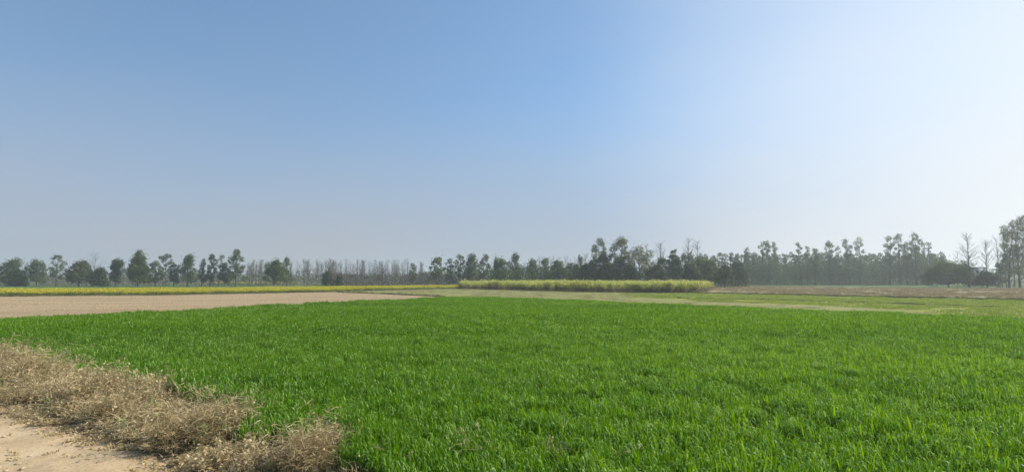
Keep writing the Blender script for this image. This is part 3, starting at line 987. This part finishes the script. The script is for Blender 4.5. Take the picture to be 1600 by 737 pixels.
def make_tree(name, loc, H, W, kind, mat, seed, lsize=0.42, bark='bark', cover=1.0):
    r = np.random.default_rng(seed)
    t = empty(name, (*loc, 0.0), 0)
    lobes = crown_lobes(kind, H, W, r)
    g = Geo()
    tr = {'shrub': 0.012, 'round': 0.026}.get(kind, 0.0135) * H
    lean = r.normal(0, 0.025 * H, 2)
    zs = np.linspace(0, 1, 8)
    wob = np.cumsum(r.normal(0, 0.008 * H, (8, 2)), 0) * (zs[:, None])
    axis = np.column_stack([lean[0] * zs + wob[:, 0], lean[1] * zs + wob[:, 1], zs * H * (0.9 if kind not in ('round', 'shrub') else 0.6)])
    axis[0, 2] = -0.2
    rad = tr * (1 - 0.85 * zs) + 0.02
    rad[0] *= 1.35
    g.tube(axis, rad, 7)
    for (x, y, z, rr, fl) in lobes:                     # a limb to every leafy mass
        zz = max(z - rr * 0.3 - 0.45 * math.hypot(x, y) - 0.04 * H, 0.12 * H)
        f = np.interp(zz, axis[:, 2], zs)
        a = [np.interp(f, zs, axis[:, k]) for k in range(3)]
        limb(g, a, (x + lean[0] * f, y + lean[1] * f, z), tr * (0.5 - 0.3 * f) + 0.02, 0.02, r)
    obj("trunk", g.mesh("trunk", [M[bark]], True), t)
    c = Geo()
    C = []
    for (x, y, z, rr, fl) in lobes:
        n = int(cover * COVER[kind] * 12.57 * rr * rr / (lsize * lsize * 0.5))
        u = r.normal(size=(n, 3)); u /= np.linalg.norm(u, axis=1)[:, None]
        # lumpy shell so that the outline is ragged
        q = r.normal(size=(3, 3))
        lump = 1 + 0.22 * np.sin(u @ q[0] * 2.6 + q[1, 0] * 3) + 0.16 * np.sin(u @ q[2] * 4.1 + 1.0)
        rad_ = rr * lump * r.uniform(0.25, 1.0, n) ** 0.45
        p = u * rad_[:, None]
        p[:, 2] *= fl
        f = np.clip(z / H, 0, 1)
        C.append(p + np.array([x + lean[0] * f, y + lean[1] * f, z]))
    C = np.concatenate(C)
    C[:, 2] = np.maximum(C[:, 2] * (H / np.quantile(C[:, 2], 0.995)), 0.15)
    # stray sprays around the outline
    extra = C[r.integers(0, len(C), len(C) // 5)] + r.normal(0, 0.075 * W, (len(C) // 5, 3))
    extra[:, 2] = np.maximum(extra[:, 2], 0.3)
    c.leaves(np.concatenate([C, extra]), lsize, r, 0.6)
    obj("crown", c.mesh("crown", [M[mat]]), t)
    return t


def bare_parts(H, W, r, n, up, thick=1.0):
    """leafless tree: trunk, and its boughs and twigs as one mass"""
    g, b = Geo(), Geo()
    zs = np.linspace(0, 1, 9)
    wob = np.cumsum(r.normal(0, 0.006 * H, (9, 2)), 0)
    axis = np.column_stack([wob[:, 0], wob[:, 1], zs * H]); axis[0, 2] = -0.2
    rad = thick * 0.0115 * H * (1 - 0.92 * zs) + 0.012
    rad[0] *= 1.3
    g.tube(axis, rad, 6)
    for k in range(n):
        f = r.uniform(0.28, 0.96)
        a = np.array([np.interp(f, zs, axis[:, j]) for j in range(3)])
        az = k * 2.4 + r.uniform(-.5, .5)
        L = W * 0.62 * (1.1 - 0.75 * f) * r.uniform(0.7, 1.25)
        d = np.array([math.cos(az), math.sin(az), up * r.uniform(0.7, 1.3)])
        e = a + d * L
        e[2] = min(e[2], H * 1.03)
        P = limb(b, a, e, thick * (0.05 * (1 - f) + 0.030), 0.012, r, 0.25, 4, 4)
        for _ in range(5):
            i = r.integers(1, 5)
            dd = d / np.linalg.norm(d) * 0.9 + r.normal(0, 0.42, 3)
            e2 = P[i] + dd * L * r.uniform(0.2, 0.5)
            limb(b, P[i], e2, 0.022 * thick, 0.008, r, 0.2, 2, 3)
    return g, b


def bare_tree(name, loc, H, W, seed, n=34, up=1.2, thick=1.0, mat='bark_pale'):
    r = np.random.default_rng(seed)
    t = empty(name, (*loc, 0.0))
    g, b = bare_parts(H, W, r, n, up, thick)
    obj("trunk", g.mesh("trunk", [M[mat]], True), t)
    tag(obj("branches", b.mesh("branches", [M[mat]]), t), kind='stuff')
    return t


# ---- trees one can pick out, left to right: (x0, x1, top row, distance, shape, leaf, label)
TREES = [
    (-4, 30, 404, 205, 'euc', 'leaf_grey', "wide flat-topped tree at the far left edge, beyond the mustard"),
    (8, 42, 421, 200, 'shrub', 'leaf_deep', "low dark bush under the flat-topped tree at the far left"),
    (42, 73, 406, 205, 'euc', 'leaf_grey', "blunt-topped tree between the flat-topped one at the edge and the thin-topped one"),
    (75, 100, 399, 200, 'airy', 'leaf_grey', "thin-topped tree with tiered airy leaf clumps, left of the round olive tree"),
    (107, 140, 408, 200, 'round', 'leaf_olive', "round olive-green tree left of the dark conical tree, beyond the mustard"),
    (138, 170, 419, 196, 'shrub', 'leaf_deep', "low sprawling dark tree right of the round olive one"),
    (169, 194, 405, 200, 'slim', 'leaf_deep', "dark upright tree just left of the dense conical tree"),
    (200, 232, 393, 196, 'cone', 'leaf_mid', "dense conical dark tree, fullest and tallest on the left"),
    (232, 254, 408, 200, 'euc', 'leaf_grey', "smaller grey-green tree touching the right side of the conical tree"),
    (247, 271, 397, 205, 'airy', 'leaf_grey', "open tree with a leaf puff to the side, second right of the conical tree"),
    (265, 279, 412, 200, 'slim', 'leaf_deep', "short slender tree between the open tree and the twin-headed tree"),
    (279, 307, 398, 202, 'euc', 'leaf_mid', "twin-headed leafy tree midway between the conical tree and the tall ragged one"),
    (309, 322, 405, 200, 'slim', 'leaf_deep', "slim dark tree directly right of the twin-headed tree"),
    (319, 337, 397, 200, 'euc', 'leaf_deep', "dark full tree second right of the twin-headed tree"),
    (334, 351, 398, 204, 'airy', 'leaf_grey', "thin tree with two leaf tufts at its top, second left of the tall ragged tree"),
    (343, 360, 410, 198, 'slim', 'leaf_deep', "low tree leaning on the left foot of the tall ragged tree"),
    (355, 381, 390, 200, 'euc', 'leaf_grey', "tall ragged tree at the right end of the left-hand row"),
    (385, 395, 416, 240, 'airy', 'leaf_grey', "tiny faint tree alone right of the tall ragged tree"),
    (413, 444, 407, 196, 'round', 'leaf_mid', "bushy tree standing apart among the bare poplars, left one of a pair"),
    (440, 455, 402, 200, 'slim', 'leaf_mid', "narrow taller tree on the right of the bushy one among the bare poplars"),
    (500, 522, 424, 190, 'shrub', 'leaf_deep', "low dark bushy tree in front of the bare poplars, left of two"),
    (522, 537, 428, 190, 'shrub', 'leaf_deep', "low dark bush in front of the bare poplars, right and smaller of two"),
    (639, 650, 411, 190, 'slim', 'leaf_grey', "single slim evergreen at the right end of the bare poplars"),
    # middle
    (669, 697, 402, 190, 'airy', 'leaf_grey', "open grey-green tree at the left end of the middle tree belt"),
    (696, 710, 404, 188, 'slim', 'leaf_grey', "slim tree second from the left end of the middle tree belt"),
    (708, 730, 398, 190, 'airy', 'leaf_grey', "airy tree third from the left end of the middle belt"),
    (726, 750, 397, 188, 'euc', 'leaf_grey', "full grey-green tree behind the left tip of the sugarcane"),
    (746, 768, 398, 192, 'airy', 'leaf_grey', "open tree with side branches showing, left of the wide dark tree"),
    (765, 796, 403, 186, 'euc', 'leaf_mid', "wide dark tree left of the lone spire-like tree behind the sugarcane"),
    (797, 815, 395, 188, 'slim', 'leaf_grey', "spire-like tree with a small tuft on top, behind the sugarcane"),
    (821, 845, 405, 196, 'euc', 'leaf_grey', "hazy tree right of the spire-like tree"),
    (843, 861, 404, 198, 'euc', 'leaf_grey', "hazy tree left of the low dark tree mass, second right of the spire-like tree"),
    (857, 886, 408, 182, 'round', 'leaf_mid', "rounded tree with dark foot, third right of the spire-like tree"),
    (884, 902, 411, 184, 'slim', 'leaf_mid', "short tree filling the gap right of the rounded tree"),
    (898, 911, 399, 184, 'slim', 'leaf_grey', "slim tree just left of the tall open eucalyptus pair"),
    (920, 951, 373, 178, 'airy', 'leaf_mid', "tall open eucalyptus with separate leaf puffs, left of the tallest pair"),
    (950, 985, 371, 176, 'airy', 'leaf_olive', "tall open eucalyptus with its trunk showing, right of the tallest pair"),
    (926, 958, 397, 175, 'euc', 'leaf_deep', "dark mid-height tree filling the space between the tall eucalyptus pair"),
    (956, 982, 400, 174, 'euc', 'leaf_deep', "dark mid-height tree right of the tall eucalyptus pair, left of the spreading one"),
    (1022, 1046, 402, 174, 'euc', 'leaf_mid', "mid-height tree left of the olive-topped tree"),
    (1046, 1070, 405, 172, 'round', 'leaf_deep', "low dark tree below the olive-topped tree"),
    (1078, 1104, 404, 178, 'euc', 'leaf_mid', "mid-height tree behind the leafless pair above the sugarcane's end"),
    (905, 936, 409, 172, 'round', 'leaf_deep', "low dark round tree at the foot of the tall eucalyptus pair"),
    (936, 966, 412, 172, 'round', 'leaf_deep', "low dark tree under the right of the tall eucalyptus pair"),
    (973, 1028, 386, 172, 'spread', 'leaf_olive', "spreading half-bare tree with dark forking limbs above the sugarcane"),
    (1040, 1064, 391, 174, 'round', 'leaf_olive', "tall rounded olive-topped tree between the two leafless trees"),
    (1062, 1080, 396, 180, 'slim', 'leaf_mid', "slim tree in front of the leafless pair, right of the olive-topped tree"),
    (1010, 1042, 414, 170, 'round', 'leaf_deep', "low dark tree behind the sugarcane, under the faint leafless tree"),
    (968, 1000, 416, 168, 'shrub', 'leaf_deep', "low dark thicket left of the spreading tree's trunk"),
    (1064, 1096, 412, 168, 'round', 'leaf_deep', "low dark tree behind the right end of the sugarcane"),
    (1090, 1126, 406, 170, 'round', 'leaf_mid', "broad grey-green tree beyond the tip of the sugarcane"),
    (1118, 1146, 415, 166, 'round', 'leaf_deep', "dark round bush-like tree right of the sugarcane tip"),
    (1139, 1168, 410, 172, 'round', 'leaf_deep', "dark tree where the middle belt meets the tall eucalyptus belt"),
    # right-hand eucalyptus belt
    (1164, 1175, 387, 235, 'slim', 'leaf_grey', "slim eucalyptus rising at the left end of the right-hand belt"),
    (1185, 1196, 379, 240, 'slim', 'leaf_grey', "spindly eucalyptus left of the paired crowns near the left of the right-hand belt"),
    (1195, 1211, 377, 238, 'euc', 'leaf_grey', "left crown of the paired eucalyptus near the left of the right-hand belt"),
    (1208, 1219, 379, 238, 'slim', 'leaf_grey', "right narrow crown of the paired eucalyptus near the left of the right-hand belt"),
    (1245, 1258, 379, 238, 'euc', 'leaf_grey', "pointed eucalyptus alone after the first gap in the right-hand belt"),
    (1256, 1268, 385, 238, 'euc', 'leaf_grey', "lower eucalyptus clinging to the right of the pointed one"),
    (1266, 1282, 389, 236, 'euc', 'leaf_mid', "stocky greener eucalyptus, second right of the pointed one"),
    (1288, 1306, 377, 238, 'euc', 'leaf_grey', "tall eucalyptus in the middle of the right-hand belt, left of a short spire"),
    (1305, 1316, 385, 238, 'slim', 'leaf_grey', "short spire eucalyptus in the middle of the right-hand belt"),
    (1319, 1336, 374, 238, 'euc', 'leaf_grey', "twin-topped eucalyptus, left neighbour of the belt's slender peak"),
    (1337, 1351, 371, 238, 'slim', 'leaf_grey', "slender peak eucalyptus right of the twin-topped one"),
    (1381, 1400, 369, 236, 'euc', 'leaf_grey', "leftmost of the tall cluster of eucalyptus left of the big dome-shaped tree"),
    (1398, 1416, 366, 236, 'euc', 'leaf_grey', "tallest left crown of the eucalyptus cluster left of the dome-shaped tree"),
    (1412, 1425, 379, 236, 'slim', 'leaf_grey', "lower crown in the dip of the eucalyptus cluster"),
    (1421, 1444, 366, 234, 'euc', 'leaf_grey', "widest tall crown at the centre of the eucalyptus cluster"),
    (1441, 1451, 379, 234, 'slim', 'leaf_grey', "narrow crown right of the widest one in the eucalyptus cluster"),
    (1449, 1463, 379, 234, 'euc', 'leaf_grey', "last tall crown on the right of the eucalyptus cluster"),
    (1459, 1470, 397, 230, 'slim', 'leaf_mid', "small eucalyptus stepping down above the dome-shaped tree"),
    (1469, 1480, 394, 230, 'slim', 'leaf_grey', "small pointed tree peeping over the dome-shaped tree"),
    (1451, 1511, 410, 176, 'round', 'leaf_mid', "big dark dome-shaped tree on the right at the edge of the fallow"),
    (1505, 1520, 407, 170, 'slim', 'leaf_olive', "small leafy tree at the foot of the leafless spiky tree"),
    (1528, 1556, 424, 164, 'round', 'leaf_deep', "low dark bush in front of the pale house"),
    (1556, 1574, 410, 168, 'euc', 'leaf_olive', "thin low tree left of the tall trees at the right edge"),
]
for i, (x0, x1, yt, dist, kind, leaf, label) in enumerate(TREES):
    xc = 0.5 * (x0 + x1)
    dd = dist + random.Random(i).uniform(-3, 3)
    Wd = (x1 - x0) / F * dd * (1.3 if xc > 665 and kind in ('euc', 'slim') else 1.15)
    Hh = height_at(yt, dd)
    nm = {'round': 'broad_tree', 'shrub': 'bushy_tree', 'cone': 'conical_tree', 'spread': 'spreading_tree'}.get(kind, 'eucalyptus_tree' if 'grey' in leaf else 'evergreen_tree')
    t = make_tree(nm, at_depth(xc, dd), Hh, Wd, kind, leaf, 100 + i, 0.36 if dist < 190 else 0.42,
                  'bark_pale' if kind in ('airy',) else 'bark')
    grp = "trees left beyond the mustard" if xc < 660 else ("trees of the middle belt" if xc < 1164 else "eucalyptus and trees of the right-hand belt")
    tag(t, label, "tree", grp)

# tall thin half-leafy trees at the right edge
for i, (x0, x1, yt, label) in enumerate([
        (1562, 1590, 353, "tall ragged half-bare tree, left one of the group at the right edge"),
        (1578, 1608, 345, "tall ragged tree, second of the group at the right edge"),
        (1592, 1630, 338, "tallest ragged tree, cut by the right edge of the photo")]):
    dd = 152 + 4 * i
    H = height_at(yt, dd); Wd = (x1 - x0) / F * dd
    t = make_tree("tall_tree", at_depth(0.5 * (x0 + x1), dd), H, Wd * 1.15, 'euc', 'leaf_grey', 400 + i, 0.24, cover=0.7)
    r = np.random.default_rng(450 + i)
    g, b = bare_parts(H * 0.98, Wd * 0.9, r, 80, 1.1)
    tag(obj("branches", b.mesh("branches", [M['bark']]), t), kind='stuff')
    tag(t, label, "tree", "tall ragged trees at the right edge")

# leafless trees that stand out
for i, (x0, x1, yt, dist, n, up, th, label) in enumerate([
        (1501, 1527, 363, 160, 60, 1.0, 0.9, "leafless spiky tree with a straight trunk left of the pale house"),
        (1533, 1553, 375, 164, 60, 1.4, 0.8, "leafless hazy tree with upswept branches right of the pale house"),
        (1552, 1568, 371, 172, 40, 1.5, 0.7, "faint leafless tree second right of the pale house, left of the ragged tall trees"),
        (1563, 1579, 360, 176, 40, 1.5, 0.7, "thin leafless tree against the left side of the ragged tall trees"),
        (1575, 1593, 350, 178, 44, 1.5, 0.7, "thin leafless tree between the first and second ragged tall trees"),
        (1484, 1504, 393, 215, 30, 1.2, 0.8, "faint leafless tree above the right shoulder of the dome-shaped tree"),
        (1066, 1086, 373, 182, 40, 1.3, 1.1, "left of the two leafless trees above the right end of the sugarcane"),
        (1081, 1101, 376, 182, 40, 1.2, 1.1, "right of the two leafless trees above the right end of the sugarcane"),
        (1020, 1042, 378, 182, 44, 1.2, 1.0, "leafless tree between the spreading tree and the olive-topped tree"),
        (1004, 1018, 381, 195, 30, 1.3, 0.9, "faint leafless tree behind the top of the spreading tree"),
        (906, 924, 397, 186, 40, 1.0, 1.0, "grey leafless tree left of the tall open eucalyptus pair"),
        (585, 609, 411, 138, 34, 1.0, 0.8, "bare slender tree standing nearest, at the edge of the mustard"),
        (505, 522, 407, 185, 34, 1.5, 1.0, "bare poplar rising out of the low dark bushy tree"),
        (136, 158, 395, 240, 34, 1.2, 0.8, "faint leafless tree behind the low sprawling dark tree"),
        (588, 597, 424, 140, 16, 1.0, 0.6, "short bare sapling left of the nearest slender tree")]):
    H = height_at(yt, dist)
    t = bare_tree("bare_tree", at_depth(0.5 * (x0 + x1), dist), H, (x1 - x0) / F * dist, 500 + i, n, up, th, 'bark')
    tag(t, label, "tree", "leafless trees that stand out")

# plantation rows: built once per kind, then copied
def copy_tree(src, loc, rz, s, label, cat, group):
    c = src.copy(); COL.objects.link(c)
    c.location = (*loc, 0); c.rotation_euler = (0, 0, rz); c.scale = (s[0], s[0], s[1])
    tag(c, label, cat, group)
    for ch in src.children:
        k = ch.copy(); COL.objects.link(k); k.parent = c
    return c


def row(name, protos, spots, label, group):
    r = random.Random(name + group)
    used = set()
    for x, y, s in spots:
        lab, grp = (label, group) if not callable(label) else label(800 + x / y * F)
        k = r.randrange(len(protos))
        rz = r.uniform(0, 6.28); sx = s * r.uniform(0.9, 1.15)
        p = protos[k]
        if k not in used:
            used.add(k)
            p.location = (x, y, 0); p.rotation_euler = (0, 0, rz); p.scale = (sx, sx, s)
            tag(p, lab, "tree", grp)
        else:
            copy_tree(p, (x, y), rz, (sx, s), lab, "tree", grp)


r = random.Random(8)
pop = [bare_tree("bare_poplar", (0, 0), 12.0, 2.9, 600 + i, 34, 1.9, 0.75, 'bark_pale') for i in range(7)]
spots = []
for k in range(120):
    px = r.uniform(376, 668) if k < 100 else r.uniform(392, 670)
    d = r.choice([225, 240, 255, 270, 290, 310]) + r.uniform(-4, 4)
    yt = r.uniform(404, 413) if px < 640 else r.uniform(408, 416)
    spots.append((*at_depth(px, d), height_at(yt, d) / 12.0))
def poplar_label(px):
    if px < 455: return "thin bare poplar around the bushy tree and its narrow neighbour", "bare poplars by the bushy tree"
    if px < 500: return "thin bare poplar left of the two low dark bushes, in the hazy row", "bare poplars left of the dark bushes"
    if px < 545: return "thin bare poplar rising behind the two low dark bushes", "bare poplars behind the dark bushes"
    if px < 610: return "thin bare poplar right of the dark bushes, around the nearest slender tree", "bare poplars around the slender tree"
    return "thin bare poplar at the right end of the hazy rows, by the single slim evergreen", "bare poplars by the slim evergreen"


row("bare_poplar", pop, spots, poplar_label, "bare poplars of the plantation")
pop2 = [bare_tree("bare_poplar", (0, 0), 14.0, 3.2, 620 + i, 30, 1.8, 0.7, 'bark_pale') for i in range(3)]
spots = []
for k in range(16):
    px = r.uniform(842, 905); d = r.uniform(270, 320)
    spots.append((*at_depth(px, d), height_at(r.uniform(398, 404), d) / 14.0))
row("bare_poplar", pop2, spots, "faint bare poplar top behind the middle tree belt", "faint bare poplars behind the middle belt")
euc = [make_tree("plantation_tree", (0, 0), 15.0, 4.6, 'slim' if i % 2 else 'euc', 'leaf_grey', 640 + i, 0.45) for i in range(6)]
spots = []
for k in range(104):
    px = 1078 + (1476 - 1078) * (k + r.uniform(-.6, .6)) / 104.0
    d = r.choice([246, 254, 262]) + r.uniform(-2, 2)
    spots.append((*at_depth(px, d), height_at(r.uniform(394, 403), d) / 15.0))
def euc_label(px):
    if px < 1165: return "even-topped plantation eucalyptus behind the dark trees at the sugarcane tip", "plantation eucalyptus behind the dark trees"
    if px < 1240: return "even-topped plantation eucalyptus around the paired tall crowns of the right-hand belt", "plantation eucalyptus by the paired crowns"
    if px < 1360: return "even-topped plantation eucalyptus in the middle of the right-hand belt", "plantation eucalyptus in mid belt"
    return "even-topped plantation eucalyptus behind the tall cluster left of the dome-shaped tree", "plantation eucalyptus behind the tall cluster"


row("plantation_tree", euc, spots, euc_label, "plantation eucalyptus")

# ------------------------------------------------------------------ masses nobody could count
def leaf_band(name, px0, px1, d0, d1, top_px, n, size, mat, label, cat, seed, dens_low=1.0, gap=0.0):
    r = np.random.default_rng(seed)
    px = r.uniform(px0, px1, n); d = r.uniform(d0, d1, n)
    x = (px - 800) / F * d
    lump = value_noise(np.stack([x, d], 1), 7.0, seed) * 0.6 + value_noise(np.stack([x, d], 1), 2.6, seed + 1) * 0.4
    H = CAM_H + (HORIZON - top_px) / F * d
    z = H * (0.45 + 0.75 * lump) * r.uniform(0, 1, n) ** dens_low
    C = np.stack([x, d, z + 0.1], 1)
    if gap: C = C[lump > gap]
    g = Geo()
    g.leaves(C, size, r, 0.6)
    return tag(obj(name, g.mesh(name, [M[mat]])), label, cat, kind='stuff')


leaf_band("far_wood", -260, 680, 420, 520, 428, 26000, 1.3, 'leaf_grey', "dim hazy far wood along the horizon on the left", "wood", 1)
leaf_band("far_wood", 660, 1900, 330, 420, 418, 30000, 1.2, 'leaf_grey', "dim hazy far wood behind the middle and right-hand tree belts", "wood", 2)
leaf_band("undergrowth", -200, 560, 202, 235, 424, 30000, 0.42, 'twig', "grey brushy undergrowth at the foot of the left-hand trees", "undergrowth", 3, gap=0.36)
leaf_band("undergrowth", 520, 760, 185, 215, 425, 16000, 0.42, 'twig', "grey-brown scrub under the bare poplars and left of the sugarcane", "undergrowth", 4, gap=0.30)
leaf_band("undergrowth", 760, 1170, 172, 200, 414, 36000, 0.42, 'leaf_deep', "dark undergrowth behind the sugarcane", "undergrowth", 5, gap=0.25)
leaf_band("undergrowth", 1165, 1480, 232, 268, 405, 50000, 0.52, 'leaf_grey', "dim undergrowth between the eucalyptus trunks of the right-hand belt", "undergrowth", 6, gap=0.36)
leaf_band("undergrowth", 1500, 1800, 182, 205, 434, 6000, 0.45, 'leaf_olive', "low undergrowth beneath the trees at the right edge", "undergrowth", 7, gap=0.45)

# ------------------------------------------------------------------ pale house behind the trees on the right
def simple(name, col, rough=0.8):
    mm, nn, ll, pp = nodes_of(name)
    geo = nn.new("ShaderNodeNewGeometry")
    t = noise(nn, ll, 0.8, 5, 0.6, geo.outputs['Position'])
    rr = ramp(nn, ll, t.outputs['Fac'], [(0.3, tuple(c * 0.8 for c in col)), (0.7, col)])
    ll.new(rr.outputs['Color'], pp.inputs['Base Color'])
    pp.inputs['Roughness'].default_value = rough
    return mm


M['render_wall'] = simple("pale_render", (0.50, 0.51, 0.52))
M['concrete'] = simple("concrete", (0.36, 0.35, 0.33))
M['glass'] = simple("window_glass", (0.03, 0.035, 0.04), 0.15)
M['sack'] = simple("white_sack", (0.82, 0.80, 0.74))
M['dark_heap'] = simple("dark_heap", (0.06, 0.055, 0.05))
M['wood'] = simple("grey_wood", (0.13, 0.11, 0.085))


def box(g, c, s, m=0):
    c, s = np.array(c, float), np.array(s, float) / 2
    v = np.array([[i, j, k] for i in (-1, 1) for j in (-1, 1) for k in (-1, 1)]) * s + c
    g.add(v, [(0, 1, 3, 2), (4, 6, 7, 5), (0, 4, 5, 1), (2, 3, 7, 6), (0, 2, 6, 4), (1, 5, 7, 3)], m=m)


hx, hy = at_depth(1532.5, 205)
hH = height_at(417, 205)
hw = 19.5 / F * 205
house = empty("house", (hx, hy, 0))
tag(house, "pale two-storey flat-roofed house half hidden behind the bushes on the right", "house")
g = Geo(); box(g, (0, 2.5, hH / 2 - 0.15), (hw, 5, hH - 0.3)); obj("wall", g.mesh("wall", [M['render_wall']]), house)
g = Geo(); box(g, (0, 2.4, hH - 0.15), (hw + 0.5, 5.7, 0.28)); obj("roof", g.mesh("roof", [M['concrete']]), house)
g = Geo(); box(g, (0, -0.25, hH * 0.5), (hw + 0.3, 0.48, 0.16)); obj("ledge", g.mesh("ledge", [M['concrete']]), house)
for zc in (hH * 0.27, hH * 0.75):
    for xc in (-hw * 0.24, hw * 0.24):
        g = Geo()
        for (dx, dz, sx, sz) in ((0, .58, 1.0, .1), (0, -.58, 1.0, .1), (-.45, 0, .1, 1.06), (.45, 0, .1, 1.06)):
            box(g, (xc + dx, -0.03, zc + dz), (sx, 0.1, sz))
        wd = obj("window", g.mesh("window", [M['concrete']]), house)
        g = Geo(); box(g, (xc, -0.015, zc), (0.8, 0.05, 1.06)); obj("pane", g.mesh("pane", [M['glass']]), wd)

# ------------------------------------------------------------------ bundle and stake by the mustard
def blob(g, c, s, seed, m=0, nu=12, nv=8, amp=0.14):
    r = np.random.default_rng(seed)
    th = np.arange(nu) * 2 * math.pi / nu; ph = np.linspace(0.02, math.pi - 0.02, nv)
    V = []
    k = r.normal(size=(3, 3)) * 2
    for p in ph:
        for t in th:
            u = np.array([math.sin(p) * math.cos(t), math.sin(p) * math.sin(t), math.cos(p)])
            q = 1 + amp * math.sin(u @ k[0] + 1) + amp * 0.6 * math.sin(u @ k[1] * 2)
            V.append(u * q * np.array(s) + np.array(c))
    q = []
    for i in range(nv - 1):
        for j in range(nu):
            q.append((i * nu + j, (i + 1) * nu + j, (i + 1) * nu + (j + 1) % nu, i * nu + (j + 1) % nu))
    g.add(V, q, m=m)


bx, by = ground(616.5, 452.2)
heap = Geo()
for k, (dx, dz, sx, sz) in enumerate([(-0.5, .10, .42, .16), (0.0, .14, .45, .22), (0.45, .10, .38, .16), (-0.12, .30, .16, .24)]):
    blob(heap, (dx, 0.0, dz), (sx, .3, sz), 30 + k)
ho = obj("earth_heap", heap.mesh("earth_heap", [M['dark_heap']], True), loc=(bx, by, 0.01))
tag(ho, "low dark heap at the edge of the mustard, under the white bundle", "heap")
sg = Geo()
blob(sg, (0, 0, 0.20), (.27, .2, .22), 41, amp=.1); blob(sg, (0.06, 0, 0.43), (.08, .07, .07), 42, nu=8, nv=6)
so = obj("white_bundle", sg.mesh("white_bundle", [M['sack']], True), loc=(bx + 0.28, by - 0.12, 0.26))
tag(so, "small white bundle lying on the dark heap by the mustard", "bundle")
sx_, sy_ = ground(649, 452.3)
st_ = Geo(); st_.tube([(0, 0, -.1), (0.01, 0, .35), (0.03, 0, .72)], [.045, .04, .03], 6)
so = obj("wooden_stake", st_.mesh("wooden_stake", [M['wood']]), loc=(sx_, sy_, 0))
tag(so, "short dark wooden stake between the mustard and the stubble", "stake")

# ------------------------------------------------------------------ haze
hm_ = bpy.data.materials.new("haze_air")
hm_.use_nodes = True
hn, hl = hm_.node_tree.nodes, hm_.node_tree.links
hn.clear()
pv = hn.new("ShaderNodeVolumePrincipled")
pv.inputs['Color'].default_value = (0.84, 0.93, 1.0, 1)
pv.inputs['Density'].default_value = 0.00056
pv.inputs['Anisotropy'].default_value = 0.35
ho_ = hn.new("ShaderNodeOutputMaterial")
hl.new(pv.outputs[0], ho_.inputs['Volume'])
g = Geo(); box(g, (0, 0, 13.5), (2 * gs + 40, 2 * gs + 40, 29))
hz = obj("haze", g.mesh("haze", [hm_]))
tag(hz, kind='stuff')
